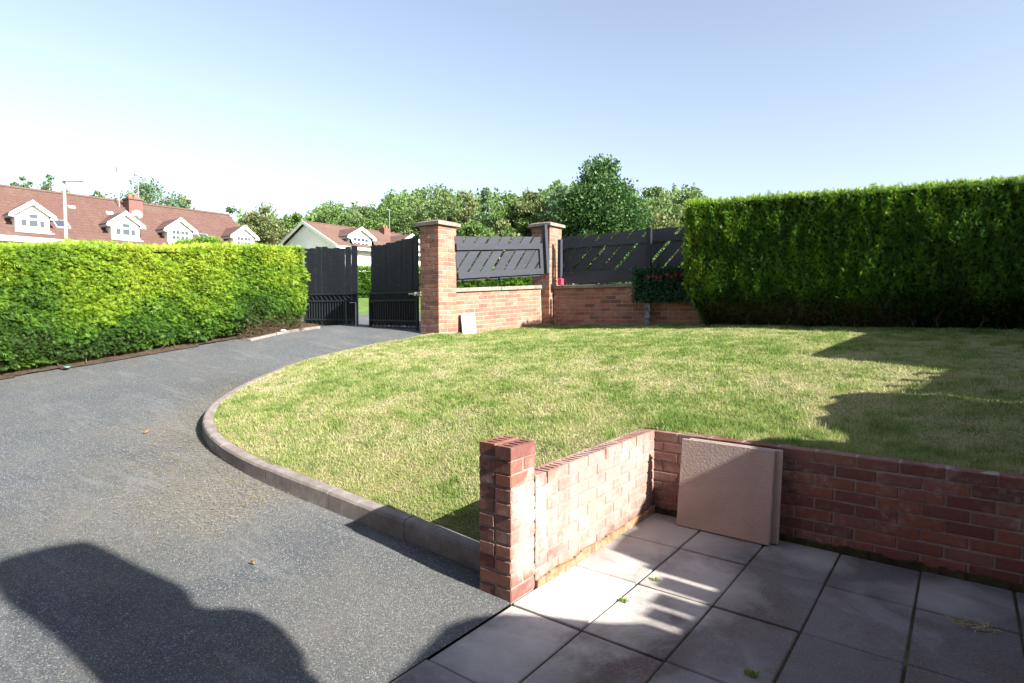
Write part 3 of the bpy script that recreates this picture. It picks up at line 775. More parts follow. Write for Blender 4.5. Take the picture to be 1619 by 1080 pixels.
# dead brown twiggy end of the left hedge by the gates
parts = []
k = 5200; u = rng.random(k); yy = 2.7+1.15*u**.7; zz = zdrive(-7.6, yy)+.02+rng.random(k)**1.4*.42; xx = -7.60+rng.normal(0, .05, k)-.10*rng.random(k)
D = rng.normal(0, 1, (k, 3)); D[:, 2] *= .7
tw = (np.array([(-.02, 0, 0), (.02, 0, 0), (0, 1, .0)], float), np.array([(0, 1, 2)]))
V_, F_ = scatter(np.c_[xx, yy, zz]-np.array(hL.location), D, rng.normal(0, 1, (k, 3)), rng.uniform(.05, .16, k), tw)
o = link('dead_twigs', npmesh('dead_twigs', V_, F_), M['twig'], hL); o['kind'] = 'stuff'
k = 3800; xx = rng.uniform(-1.6, 1.3, k); zz = 1.26+rng.random(k)*.40; yyy = 7.0+.30*np.clip((1.62-zz)/.4, 0, 1)+rng.normal(0, .03, k)
D = rng.normal(0, .7, (k, 3)); D[:, 2] -= .5
V_, F_ = scatter(np.c_[xx, yyy, zz]-np.array(hR.location), D, rng.normal(0, 1, (k, 3)), rng.uniform(.04, .12, k), tw)
o = link('dead_twigs', npmesh('dead_twigs', V_, F_), M['twig'], hR); o['kind'] = 'stuff'
# soil strip under the left hedge
V, Q = grid(np.arange(-8.9, -7.25, .06), np.arange(-3.2, 4.4, .06), lambda x, y: zdrive(x, y)+.004+.05*np.clip((-7.62-x)/.3, 0, 1)+.006*(1+vnoise(x, y, s=7)),
            lambda x, y: x < -7.68+.05*vnoise(x, y, s=2.2)+.03*vnoise(x, y, s=9))
tag(link('hedge_soil', npmesh('hedge_soil', V, Q, True), M['dirt']), kind='structure')

# hedge across the road, two clipped bush tops behind the left hedge
def clipped(x0, x1, y0, y1, z0, z1, label, N=5000, size=.16, grp=None, mat=None):
    hedge('clipped_hedge', x0, x1, y0, y1, lambda x, y: z0+0*x, lambda x, y: z1+0*x, 'y-', [('y-', .35), ('x+', .35), ('top', .3)], N, size, mat or M['hedge_left'], label, under=.1, gravity=.0, tintf=lambda P, w, f: .45+.2*w+.2*vnoise(P[:, 0], P[:, 1], P[:, 2], s=2), bulge=.03, grp=grp)
p1 = at(110, 384, 14); p2 = at(190, 384, 15)
clipped(p1[0]-1.2, p2[0], p1[1], p2[1], 1.4, 3.07, 'clipped green bush top showing over the left hedge near the lamp post', 4200, .13, 'bushes behind the left hedge')
p1 = at(302, 381, 16); p2 = at(352, 381, 16)
clipped(p1[0]-1.2, p2[0], p1[1], p2[1], 1.4, 3.33, 'small clipped bush top showing over the left hedge below the third dormer', 3500, .13, 'bushes behind the left hedge')
p1 = at(545, 425, 22); p2 = at(880, 440, 24)
rh = hedge('roadside_hedge', 0, 1, 0, 1, lambda x, y: 0*x, lambda x, y: 0*x+1, 'y-', [('y-', 1.0)], 10, .1, M['hedge_left'], 'x', tintf=lambda P, w, f: .3+0*w) if False else None
def straight_hedge(A, B, z0, z1, label, N, size, tint=.35):
    L_ = hypot(B[0]-A[0], B[1]-A[1]); ang = atan2(B[1]-A[1], B[0]-A[0])
    h = empty('roadside_hedge', (A[0], A[1], z0), ang, label, 'hedge')
    bm = bmesh.new(); bx(bm, 0, L_, .12, 1.1, 0, z1-z0-.1); bmobj('branches', bm, M['hedge_core'], h)
    P = np.c_[rng.random(N)*L_, rng.random(N)*.12, rng.random(N)*(z1-z0)]; n_ = np.tile([0, -1., 0], (N, 1))
    m = rng.random(N) < .3; P[m, 1] = rng.random(m.sum())*1.1; P[m, 2] = (z1-z0)+.04*vnoise(P[m, 0], P[m, 1], s=2); n_[m] = [0, 0, 1.]
    D = n_*.7+rng.normal(0, .5, (N, 3)); V_, F_ = scatter(P, D, rng.normal(0, .6, (N, 3))+[0, 0, 1.], size*rng.uniform(.6, 1.3, N), SPR)
    me = npmesh('foliage', V_, F_); setattr_point(me, 'tint', np.clip(np.repeat(tint+.2*vnoise(P[:, 0], P[:, 2], s=1.5)+rng.normal(0, .1, N), len(SPR[0])), 0, 1))
    o_ = link('foliage', me, M['hedge_left'], h); o_['kind'] = 'stuff'
straight_hedge(p1[:2], p2[:2], 1.95, 3.02, 'green hedge across the road seen through the gate gap and under the fence', 9000, .22)

# ------------------------------------------------------------------ artificial hedge with red flowers
ah = empty('artificial_hedge', (-2.30, 7.62, 1.94), 0, 'dark green artificial hedge panel with red flowers hanging on the shaded wall', 'artificial hedge')
bm = bmesh.new(); bx(bm, -.66, .90, -.02, .03, -.27, .29); bmobj('backing_mat', bm, M['hedge_core'], ah)
k = 5200; P = np.c_[rng.uniform(-.69, .93, k), rng.uniform(-.11, -.02, k), rng.uniform(-.31, .32, k)]
LV = np.array([(0, 0, 0), (.32, .45, .06), (0, 1, 0), (-.32, .45, .06)], float)
V_, F_ = scatter(P, rng.normal(0, .6, (k, 3))+[0, -.5, .0], rng.normal(0, .6, (k, 3))+[0, -.8, .6], rng.uniform(.03, .055, k), (LV, np.array([(0, 1, 2, 3)])))
o = link('leaves', npmesh('leaves', V_, F_), M['ivy'], ah); o['kind'] = 'stuff'
for i in range(15):
    bm = bmesh.new()
    for q in range(6):
        a_ = q*pi/3+random.random(); r_ = .028
        vs = [bm.verts.new(c) for c in ((0, 0, 0), (r_*cos(a_-.5)*.8, -.012, r_*sin(a_-.5)*.8), (r_*1.4*cos(a_), -.006, r_*1.4*sin(a_)), (r_*cos(a_+.5)*.8, -.012, r_*sin(a_+.5)*.8))]
        bm.faces.new(vs)
    x = -.36+i*.085+random.uniform(-.02, .02); bmobj('flower', bm, M['petal'], ah, (x, -.125, .155+random.uniform(-.022, .022)))
# red box on the coping beside the corner pillar
bm = bevbox(.10, .09, .13, .01); o = bmobj('red_box', bm, M['red_plastic'], None, (-4.60, 7.68, 2.06)); tag(o, 'small red plastic box on the wall coping beside the corner pillar', 'box')

# ------------------------------------------------------------------ grass
dry = lambda x, y: np.clip(.50+.30*vnoise(x, y, s=.9, seed=41)+.38*vnoise(x, y, s=3.3, seed=42)+.34*vnoise(x, y, s=9, seed=43)+.2*vnoise(x, y, s=22, seed=44)+.3*np.clip((-3.6-x)/1.0, 0, 1)*np.clip((4-y)/3, 0, 1), 0, 1)
def blades(N, box, dens_far, hgt, wid, flat, drybias=0, zoff=0.0):
    x = rng.uniform(box[0], box[1], N); y = rng.uniform(box[2], box[3], N)
    poly = [tuple(p) for p in (KP+KN*.10)[::4]]+LAWN[61:]
    m = inpoly(x, y, poly); x, y = x[m], y[m]
    d_ = depth(x, y); dr = np.clip(dry(x, y)+drybias+rng.normal(0, .10, len(x)), 0, 1)
    z = zlawn(x, y)+.012*vnoise(x, y, s=3.5)+.007*vnoise(x, y, s=11)+zoff
    h_ = hgt*rng.uniform(.5, 1.3, len(x))*(1.25-.55*dr); w_ = wid*rng.uniform(.7, 1.3, len(x))*np.clip(d_/5, .7, 1.6)
    a_ = rng.uniform(0, 2*pi, len(x)); lean = rng.uniform(*flat, len(x)); lean = lean*(.75+.5*dr)
    lean = np.clip(lean, 0, 1.5); dx, dy = np.cos(a_), np.sin(a_)
    b = rng.uniform(0, 2*pi, len(x)); ex, ey = np.cos(b)*w_/2, np.sin(b)*w_/2
    p0 = np.c_[x-ex, y-ey, z-.004]; p1_ = np.c_[x+ex, y+ey, z-.004]
    p2_ = np.c_[x+dx*np.sin(lean)*h_, y+dy*np.sin(lean)*h_, z+np.cos(lean)*h_+.003]
    V_ = np.stack([p0, p1_, p2_], 1).reshape(-1, 3); F_ = np.arange(len(V_)).reshape(-1, 3)
    return V_, F_, np.repeat(dr, 3)
A_ = blades(680000, (-5.4, 3.2, 0, 7.6), 1, .027, .0058, (.3, 1.35))
B_ = blades(150000, (-5.4, 3.2, 0, 7.6), 1, .060, .0055, (1.25, 1.5), .25, .010)
C_ = blades(30000, (-4.8, 3.2, 6.9, 7.6), 1, .05, .007, (.1, 1.0), -.2)
D_ = blades(22000, (-.12, 3.2, 1.86, 2.2), 1, .036, .005, (.3, 1.2), -.22)
def tufts(n_, per):
    tx = rng.uniform(-5.3, 3.0, n_); ty = rng.uniform(.2, 7.2, n_); rr = rng.uniform(.02, .07, n_)
    x = np.repeat(tx, per)+rng.normal(0, 1, n_*per)*np.repeat(rr, per); y = np.repeat(ty, per)+rng.normal(0, 1, n_*per)*np.repeat(rr, per)
    m = inpoly(x, y, [tuple(p) for p in (KP+KN*.14)[::4]]+LAWN[61:]); x, y = x[m], y[m]; dr = np.repeat(rng.choice([.0, .05, .12, .75], n_), per)[m]
    z = zlawn(x, y)+.012*vnoise(x, y, s=3.5)+.007*vnoise(x, y, s=11); h_ = np.repeat(rng.uniform(.028, .060, n_), per)[m]*rng.uniform(.6, 1.2, len(x))
    a_ = rng.uniform(0, 2*pi, len(x)); ln = rng.uniform(.1, 1.1, len(x)); b = rng.uniform(0, 2*pi, len(x)); w_ = .003+.0*x
    V_ = np.stack([np.c_[x-np.cos(b)*w_, y-np.sin(b)*w_, z-.003], np.c_[x+np.cos(b)*w_, y+np.sin(b)*w_, z-.003], np.c_[x+np.cos(a_)*np.sin(ln)*h_, y+np.sin(a_)*np.sin(ln)*h_, z+np.cos(ln)*h_]], 1).reshape(-1, 3)
    return V_, np.arange(len(V_)).reshape(-1, 3), np.repeat(dr, 3)
E_ = tufts(1500, 60)
V_, F_ = merge([(a[0], a[1]) for a in (A_, B_, C_, D_, E_)]); me = npmesh('grass', V_, F_); setattr_point(me, 'dry', np.concatenate([a[2] for a in (A_, B_, C_, D_, E_)]))
tag(link('grass', me, M['blade']), 'short patchy lawn grass with dry mown clippings', 'grass', kind='stuff')
# clippings blown on the driveway below the kerb
k = 13000
i = rng.integers(50, 165, k); off = np.abs(rng.normal(0, .38, k))+.01
x = KP[i, 0]-KN[i, 0]*off+rng.normal(0, .10, k); y = KP[i, 1]-KN[i, 1]*off+rng.normal(0, .10, k)
k2 = 1000; x = np.r_[x, rng.uniform(-5, -.3, k2)]; y = np.r_[y, rng.uniform(-2.2, .1, k2)]
ins = inpoly(x, y, [tuple(p) for p in KP[::4]]+[(-5, 8), (5, 8), (5, .2), (-.2, .2)]); x, y = x[~ins], y[~ins]
z = zdrive(x, y)+.010+.004*rng.random(len(x))
D = np.c_[rng.normal(0, 1, len(x))+.6, rng.normal(0, 1, len(x))+.6, rng.normal(0, .04, len(x))]
V_, F_ = scatter(np.c_[x, y, z], D, np.tile([0, 0, 1.], (len(x), 1)), np.where(np.arange(len(x)) > len(x)*.9, .6, 1)*rng.uniform(.012, .045, len(x)), (np.array([(-.05, 0, 0), (.05, 0, 0), (.01, 1, .04)], float), np.array([(0, 1, 2)])))
tag(link('grass_clippings', npmesh('grass_clippings', V_, F_), M['straw']), 'dry straw clippings scattered on the driveway below the kerb', 'clippings', kind='stuff')
# weeds and debris on the patio
def tuft(name, x, y, z, n_, r, hgt, mat, label, cat, lean=(.1, .9), w_=.004):
    a_ = rng.uniform(0, 2*pi, n_); rr = r*np.sqrt(rng.random(n_)); P = np.c_[np.cos(a_)*rr*1.6, np.sin(a_)*rr, np.zeros(n_)]
    ln = rng.uniform(*lean, n_); b = rng.uniform(0, 2*pi, n_); D = np.c_[np.cos(b)*np.sin(ln), np.sin(b)*np.sin(ln), np.cos(ln)]
    V_, F_ = scatter(P, D, rng.normal(0, 1, (n_, 3)), hgt*rng.uniform(.5, 1.2, n_), (np.array([(-w_/hgt, 0, 0), (w_/hgt, 0, 0), (0, 1, 0)], float), np.array([(0, 1, 2)])))
    me = npmesh(name, V_, F_)
    if mat is M['blade']: setattr_point(me, 'dry', np.ones(len(V_))*.15)
    tag(link(name, me, mat, None, (x, y, z)), label, cat)
def hitz(px_, py_, z):
    r = ray(px_, py_); t_ = (z-CAM[2])/r[2]; return CAM+t_*r
for (px_, py_, lab) in ((985, 950, 'tiny green weeds growing in the sunlit paving joint'), (1035, 918, 'small green weed at a paving joint farther along')):
    p = hitz(px_, py_, 0); tuft('weed', p[0], p[1], 0, 60, .018, .018, M['blade'], lab, 'weed')
p = hitz(1540, 990, 0); tuft('dry_clippings', p[0], p[1], .002, 140, .055, .05, M['straw'], 'clump of dry grass lying on the shaded paving at the right', 'clippings', (1.1, 1.55), .0022)
p = hitz(1190, 1068, 0); tuft('weed', p[0], p[1], 0, 50, .02, .03, M['blade'], 'green weed in the paving joint at the bottom of the picture', 'weed')
for (px_, py_, dz, lab, s) in ((400, 902, 0, 'curled brown leaf lying on the driveway near the big shadow', .022), (232, 686, .25, 'dry brown leaf lying out on the open driveway', .035)):
    p = hitz(px_, py_, 0)
    if dz:
        for z_ in np.arange(0, 1, .01):
            q = hitz(px_, py_, z_)
            if zdrive(q[0], q[1]) > z_-.005: p = q
        # walk down the ray until it meets the drive
        for tt_ in np.arange(1, 30, .02):
            q = CAM+ray(px_, py_)*tt_
            if q[2] < zdrive(q[0], q[1]): p = q; break
    bm = bmesh.new()
    vs = [bm.verts.new((s*a_, s*b_, s*c_)) for a_, b_, c_ in ((-1, 0, .1), (-.4, .42, .3), (.3, .36, .1), (1, 0, .35), (.3, -.36, .25), (-.4, -.4, .05))]; c0 = bm.verts.new((0, 0, .02))
    for q in range(6): bm.faces.new((vs[q], vs[(q+1) % 6], c0))
    tag(bmobj('fallen_leaf', bm, M['leaf_brown'], None, (p[0], p[1], float(zdrive(p[0], p[1]))+.012), (0, 0, random.random()*6)), lab, 'leaf')
for (a_, b_, lab) in (((400, 1030), (458, 998), 'long pale straw stalk lying on the driveway in the big shadow'), ((335, 1050), (385, 1080), 'thin dry stalk at the bottom edge of the driveway')):
    p, q = hitz(*a_, .012), hitz(*b_, .012); bm = bmesh.new(); tube(bm, [p-p, (q-p)*.5+np.array([0, 0, .004]), q-p], [.0014, .0014, .0008], 4)
    tag(bmobj('straw_stalk', bm, M['straw'], None, tuple(p)), lab, 'straw')
for (yy_, mat, lab, s) in ((.32, 'teal', 'small teal scrap of litter under the left hedge', (.09, .05, .02)), (3.45, 'white', 'small white stone lying behind the edging under the hedge', (.11, .07, .04))):
    bm = bmesh.new(); bmesh.ops.create_icosphere(bm, subdivisions=2, radius=.5)
    for v in bm.verts: v.co = Vector((v.co.x*s[0], v.co.y*s[1]*1.3, v.co.z*s[2]))*(1+.15*random.random())
    tag(bmobj('litter' if mat == 'teal' else 'stone', bm, M[mat], None, (-7.56, yy_, float(zdrive(-7.5, yy_))+.055)), lab, 'litter' if mat == 'teal' else 'stone')

# ------------------------------------------------------------------ unseen shapes added beside the patio to cast its shadows and block sky
SX = 3.25
hs = empty('house', (SX, -1.5, 0), 0, 'unseen cutouts and blocks added beside the patio to shape its shadows and skylight', 'house')  # parent of the added shadow cutouts and sky blockers, not a real house
def sil(name, pts, x0, x1, mat):
    """outline in (y,z) with thickness in x"""
    bm = bmesh.new(); a = [bm.verts.new((x0, p[0]+1.5, p[1])) for p in pts]; b = [bm.verts.new((x1, p[0]+1.5, p[1])) for p in pts]
    bm.faces.new(a); bm.faces.new(b[::-1]); n_ = len(pts)
    for i in range(n_): bm.faces.new((a[i], b[i], b[(i+1) % n_], a[(i+1) % n_]))
    bmesh.ops.recalc_face_normals(bm, faces=bm.faces[:]); return bmobj(name, bm, mat, hs)
sil('shadow_cutout_drive', [(-1.62, 0), (-1.64, 2.5), (-1.65, 2.87), (-1.67, 3.03), (-1.71, 3.24), (-1.70, 3.5), (-1.61, 3.6), (-1.43, 3.6), (-1.26, 3.56), (-1.21, 3.53), (-1.16, 3.36), (-1.13, 3.2), (-1.07, 2.91), (-1.08, 2.84), (-1.12, 2.74), (-1.07, 2.66), (-.99, 2.61), (-.94, 2.53), (-.94, 2.44), (-.97, 2.35), (-1.0, 2.27), (-1.06, 2.2), (-1.08, 2.09), (-1.09, 0)], 0, .07, M['render_white'])  # added cutout, outline shaped to cast the driveway shadow
sil('shadow_cutout_patio', [(-1.085, 0), (-1.0, 1.62), (-.9, 1.96), (-.76, 1.98), (-.57, 2.01), (-.46, 2.03), (-.35, 2.01), (-.26, 1.98), (-.18, 1.93), (-.12, 1.88), (-.06, 1.81), (0, 1.73), (.06, 1.66), (.14, 1.6), (.17, 1.58), (.17, 0)], 0, .08, M['render_white'])  # added cutout for the curved shadow edge on the patio
for a_, b_, h_ in ((.225, .335, 1.60), (.375, .505, 1.62), (.555, .695, 1.66), (.735, .79, 1.74)):
    bm = bmesh.new(); bx(bm, 0, .03, a_+1.5, b_+1.5, 0, h_); bmobj('shadow_slat', bm, M['white'], hs)  # added slats that leave stripes of sun on the paving
bm = bmesh.new(); bx(bm, .031, .07, 1.671, 2.36, 0, 1.50); bmobj('shadow_panel', bm, M['white'], hs)  # added panel that closes the slats lower down
sil('shadow_cutout_lawn', [(.78, 0), (.79, 1.72), (.85, 1.91), (1.13, 1.94), (1.28, 1.93), (1.5, 2.08), (1.75, 2.17), (1.92, 2.12), (2.02, 1.86), (2.12, 1.90), (2.25, 2.04), (2.4, 2.10), (2.52, 2.06), (2.66, 2.15), (2.85, 2.12), (2.95, 2.19), (3.1, 2.14), (3.2, 2.07), (3.24, 1.95), (3.25, .3)], 0, .08, M['render_white'])  # added cutout that shades the leaning slabs and the near lawn
for i in range(7):
    y = 3.26+i*.135; h_ = 1.98-.01*i
    bm = bmesh.new(); bx(bm, 0, .03, y+1.5, y+1.5+.10, .3, h_+(.08 if i % 2 else 0)); bmobj('shadow_slat', bm, M['white'], hs)  # more added slats, for the ragged shadow on the lawn
bm = bmesh.new(); bx(bm, .031, .07, 4.76, 5.72, .3, 1.92); bmobj('shadow_panel', bm, M['white'], hs)  # added backing panel behind these slats
sil('shadow_cutout_hedge', [(4.20, .7), (4.20, 1.95), (4.52, 2.68), (6.62, 2.68), (6.66, 3.10), (7.4, 3.35), (7.4, .9)], 0, 2.6, M['render_white'])  # added block, outline cut for the far lawn and hedge shadow

bm = bmesh.new(); bx(bm, -2.2-SX, 8-SX, -9+1.5, -2.95+1.5, -.1, 6.5); bx(bm, 6.3-SX, 12-SX, -2.94+1.5, 4+1.5, -.1, 3.2); bmobj('sky_blocker', bm, brick_mat('blocker_brick', [(.24, .11, .08), (.28, .12, .09)], .2), hs)  # unseen masses added to keep skylight off the patio
# ------------------------------------------------------------------ far houses
def roof_slope(name, par, ridge, eave, y0, y1, th, mat, rows, org):
    """stepped courses of tiles from ridge (x,z) to eave (x,z)"""
    bm = bmesh.new(); rx, rz = ridge; ex, ez = eave
    for k in range(rows):
        a, b = k/rows, (k+1)/rows
        xa, za = rx+(ex-rx)*a, rz+(ez-rz)*a; xb, zb_ = rx+(ex-rx)*b, rz+(ez-rz)*b
        s = .07
        vs = [bm.verts.new((x-org[0], y-org[1], z-org[2])) for x, y, z in ((xa, y0, za), (xa, y1, za), (xb, y1, zb_+s), (xb, y0, zb_+s), (xb, y1, zb_-.005), (xb, y0, zb_-.005))]
        bm.faces.new(vs[:4]); bm.faces.new((vs[3], vs[2], vs[4], vs[5]))
        e0 = [bm.verts.new(c) for c in (vs[0].co, vs[3].co, vs[5].co)]; bm.faces.new(e0)
    bmesh.ops.recalc_face_normals(bm, faces=bm.faces[:]); return bmobj(name, bm, mat, par)

def dormer(par, org, yc, w, xf, zb, ze, za, roofx, nwin, kind):
    """front gable dormer facing +x; xf front, roofx(z) x of the main roof at height z"""
    Y0, Y1 = yc-w/2, yc+w/2; o0 = np.array(org)
    bm = bmesh.new()
    def vv(x, y, z): return bm.verts.new((x-org[0], y-org[1], z-org[2]))
    F_ = [vv(xf, Y0, zb), vv(xf, Y1, zb), vv(xf, Y1, ze), vv(xf, yc, za-.08), vv(xf, Y0, ze)]; bm.faces.new(F_)
    for Y in (Y0, Y1):
        bm.faces.new([vv(xf, Y, zb), vv(xf, Y, ze), vv(roofx(ze)-.1, Y, ze), vv(roofx(zb)-.1, Y, zb)])
    d = bmobj('dormer', bm, M['white'], par)
    ov = .22
    for s in (-1, 1):
        Y = yc+s*(w/2+ov); sl_ = (za-ze)/(w/2); zo = ze-ov*sl_*.55
        bm = bmesh.new(); th = .05
        a = [vv(xf+.14, yc, za), vv(xf+.14, Y, zo), vv(roofx(zo)-.15, Y, zo), vv(roofx(za)-.15, yc, za)]
        b = [vv(xf+.14, yc, za-th), vv(xf+.14, Y, zo-th), vv(roofx(zo)-.15, Y, zo-th), vv(roofx(za)-.15, yc, za-th)]
        bm.faces.new(a); bm.faces.new(b[::-1])
        for i in range(4): bm.faces.new((a[i], b[i], b[(i+1) % 4], a[(i+1) % 4]))
        bmesh.ops.recalc_face_normals(bm, faces=bm.faces[:]); bmobj('dormer_roof', bm, M['roof_red'], d)
        # barge board
        bm = bmesh.new(); x_ = xf+.145
        p = [(yc, za+.02), (Y, zo+.03), (Y+s*.06, zo-.12), (Y-s*.02, zo-.16), (yc, za-.20)]
        A = [vv(x_, q[0], q[1]) for q in p]; B = [vv(x_+.04, q[0], q[1]) for q in p]
        bm.faces.new(A); bm.faces.new(B[::-1])
        for i in range(5): bm.faces.new((A[i], B[i], B[(i+1) % 5], A[(i+1) % 5]))
        bmesh.ops.recalc_face_normals(bm, faces=bm.faces[:]); bmobj('bargeboard', bm, M['white'], d)
        bm = bmesh.new()
        y_a, y_b = sorted((yc+s*(w/2+.01), Y)); bx(bm, roofx(zo)-.1-org[0], xf+.13-org[0], y_a-org[1], y_b-org[1], zo-.17-org[2], zo-.055-org[2]); bmobj('soffit', bm, M['grey_trim'], d)
    bm = bmesh.new(); bx(bm, xf+.002-org[0], xf+.10-org[0], Y0-.03-org[1], Y1+.03-org[1], zb-.09-org[2], zb+.0-org[2]); bmobj('sill', bm, M['white'], d)
    bm = bmesh.new(); bx(bm, xf+.0-org[0], xf+.28-org[0], Y0-.10-org[1], Y1+.10-org[1], zb-.17-org[2], zb-.095-org[2]); bmobj('flashing', bm, M['lead'], d)
    # window
    ww = w*.74; h_ = (ze-zb)*.86; z0 = zb+.10
    bm = bmesh.new(); bx(bm, xf+.004-org[0], xf+.03-org[0], yc-ww/2-org[1], yc+ww/2-org[1], z0-org[2], z0+h_-org[2]); bmobj('window', bm, M['white'], d)
    xg = xf+.034
    def pane(y0, y1, za_, zb_):
        bm = bmesh.new(); bx(bm, xg-.003-org[0], xg+.004-org[0], y0-org[1], y1-org[1], za_-org[2], zb_-org[2]); bmobj('pane', bm, M['glass'], d)
    if kind == 'triple':
        pane(yc-ww*.46, yc-ww*.24, z0+.06, z0+h_*.52); pane(yc-ww*.14, yc+ww*.20, z0+.06, z0+h_*.52); pane(yc+ww*.28, yc+ww*.46, z0+.06, z0+h_*.52)
        pane(yc-ww*.14, yc+ww*.20, z0+h_*.66, z0+h_*.92)
    else:
        for c0 in (-.24, .24):
            for a in (-.11, .11):
                for b in (.24, .66):
                    yy = yc+ww*(c0+a); pane(yy-ww*.095, yy+ww*.095, z0+h_*b-.14*h_, z0+h_*b+.14*h_)
    return d

# terrace with four dormers
o1 = (-35, 10.0, 2.2); H1 = empty('terrace_house', o1, 0, 'long red tiled roofed house with four white dormers behind the left hedge', 'house')
R1 = (-37.0, 7.72); E1 = (-32.75, 4.83); y0, y1 = -6.0, 18.0
roof_slope('roof', H1, R1, E1, y0, y1, .04, M['roof_red'], 17, o1)
roof_slope('roof', H1, R1, (-41.25, 4.83), y0, y1, .04, M['roof_red'], 10, o1)
bm = bmesh.new(); bx(bm, R1[0]-.12-o1[0], R1[0]+.12-o1[0], y0-o1[1], y1-o1[1], R1[1]-o1[2]-.02, R1[1]+.07-o1[2]); bmobj('ridge_tiles', bm, M['roof_brown'], H1)
bm = bmesh.new(); bx(bm, -41-o1[0], -33.1-o1[0], y0+.15-o1[1], y1-.15-o1[1], -1, 4.75-o1[2])
a = [bm.verts.new((x-o1[0], y1-.16-o1[1], z-o1[2])) for x, z in ((-41, 4.7), (-33.1, 4.9), (-37, 7.6))]; bm.faces.new(a)
bmobj('wall', bm, M['cream'], H1)
bm = bmesh.new(); bx(bm, -32.72-o1[0], -32.60-o1[0], y0-o1[1], y1-o1[1], 4.62-o1[2], 4.85-o1[2]); bmobj('gutter', bm, M['white'], H1)
bm = bmesh.new(); bx(bm, -33.05-o1[0], -32.74-o1[0], y0-o1[1], y1-o1[1], 4.60-o1[2], 4.66-o1[2]); bmobj('soffit', bm, M['grey_trim'], H1)
slope1 = (R1[1]-E1[1])/(E1[0]-R1[0]); rx1 = lambda z: R1[0]+(R1[1]-z)/slope1
for yc, kind in ((6.60, 'triple'), (10.50, 'triple'), (13.23, 'quad'), (16.93, 'quad')):
    dormer(H1, o1, yc, 1.30, -33.25, 5.25, 6.05, 6.62, rx1, 3, kind)
def on_roof(name, par, org, y, z, sy, sz, mat, up=.05, rxf=rx1, slope=slope1):
    x = rxf(z); bm = bmesh.new(); bx(bm, -sz/2, sz/2, -sy/2, sy/2, 0, up)
    return bmobj(name, bm, mat, par, (x-org[0], y-org[1], z-org[2]), (0, math.atan(slope), 0))
for yy, zz in ((7.95, 5.72), (14.95, 5.75)):
    w_ = on_roof('roof_window', H1, o1, yy, zz, .62, .75, M['grey_trim'], .07)
    bm = bmesh.new(); bx(bm, -.31, .31, -.24, .24, .072, .078); bmobj('pane', bm, M['glass'], w_)
for yy, zz in ((8.9, 6.85), (10.6, 6.75)): on_roof('roof_vent', H1, o1, yy, zz, .32, .2, M['white'], .08)
ch = empty('chimney_base', (0, 0, 0)); bpy.data.objects.remove(ch)
bm = bmesh.new(); bx(bm, -36.5-o1[0], -35.7-o1[0], 11.62-o1[1], 12.33-o1[1], 6.3-o1[2], 7.70-o1[2]); bx(bm, -36.56-o1[0], -35.64-o1[0], 11.58-o1[1], 12.37-o1[1], 7.705-o1[2], 7.80-o1[2])
chim = bmobj('chimney', bm, M['terracotta'], H1); chim.data.materials.clear(); chim.data.materials.append(simple('chimney_brick', (.17, .09, .078), .25, 14, .9, .1, .4))
CHB = chim.data.materials[0]
for yy in (11.84, 12.12):
    bm = bmesh.new(); tube(bm, [(-36.1-o1[0], yy-o1[1], 7.80-o1[2]), (-36.1-o1[0], yy-o1[1], 8.05-o1[2])], [.12, .10], 10); bmobj('chimney_pot', bm, M['terracotta'], chim)
def aerial(x, y, z0, z1, label, arm=1):
    a = empty('tv_aerial', (x, y, z0), 0, label, 'aerial', 'aerials on the red roof')
    bm = bmesh.new(); tube(bm, [(0, 0, 0), (0, 0, z1-z0)], [.028, .022], 6); bmobj('mast', bm, M['lead'], a)
    bm = bmesh.new()
    if arm:
        tube(bm, [(0, -.55, z1-z0+.12), (0, .45, z1-z0-.10)], [.018, .018], 5)
        for q in np.linspace(-.5, .4, 8): tube(bm, [(-.12, q, z1-z0+.11-.22*(q+.5)), (.12, q, z1-z0+.11-.22*(q+.5))], [.01, .01], 4)
    else: bx(bm, -.06, .06, -.08, .08, z1-z0-.12, z1-z0+.14)
    bmobj('antenna', bm, M['lead'], a)
aerial(-36.3, 11.35, 7.2, 9.35, 'thin aerial mast with a small box top left of the red chimney', 0)
aerial(-36.3, 12.35, 7.9, 9.65, 'tall aerial with a slanted cross arm above the red chimney', 1)
p = at(217, 340, 34); d_ = empty('satellite_dish', tuple(p), 0, 'grey satellite dish on the roof beside the chimney', 'satellite dish')
bm = bmesh.new(); bmesh.ops.create_uvsphere(bm, u_segments=16, v_segments=10, radius=.34)
bmesh.ops.delete(bm, geom=[v for v in bm.verts if v.co.z > -.12], context='VERTS')
for v in bm.verts: v.co.z = (v.co.z+.34)*.6
bmesh.ops.rotate(bm, verts=bm.verts[:], cent=(0, 0, 0), matrix=Matrix.Rotation(radians(-78), 3, 'Y') @ Matrix.Rotation(0, 3, 'Z'))
bmesh.ops.rotate(bm, verts=bm.verts[:], cent=(0, 0, 0), matrix=Matrix.Rotation(radians(160), 3, 'Z'))
bmobj('dish', bm, M['grey_trim'], d_)
bm = bmesh.new(); tube(bm, [(0, 0, 0), (-.1, 0, -.35), (-.3, 0, -.42)], [.02, .02, .02], 5); bmobj('bracket', bm, M['lead'], d_)

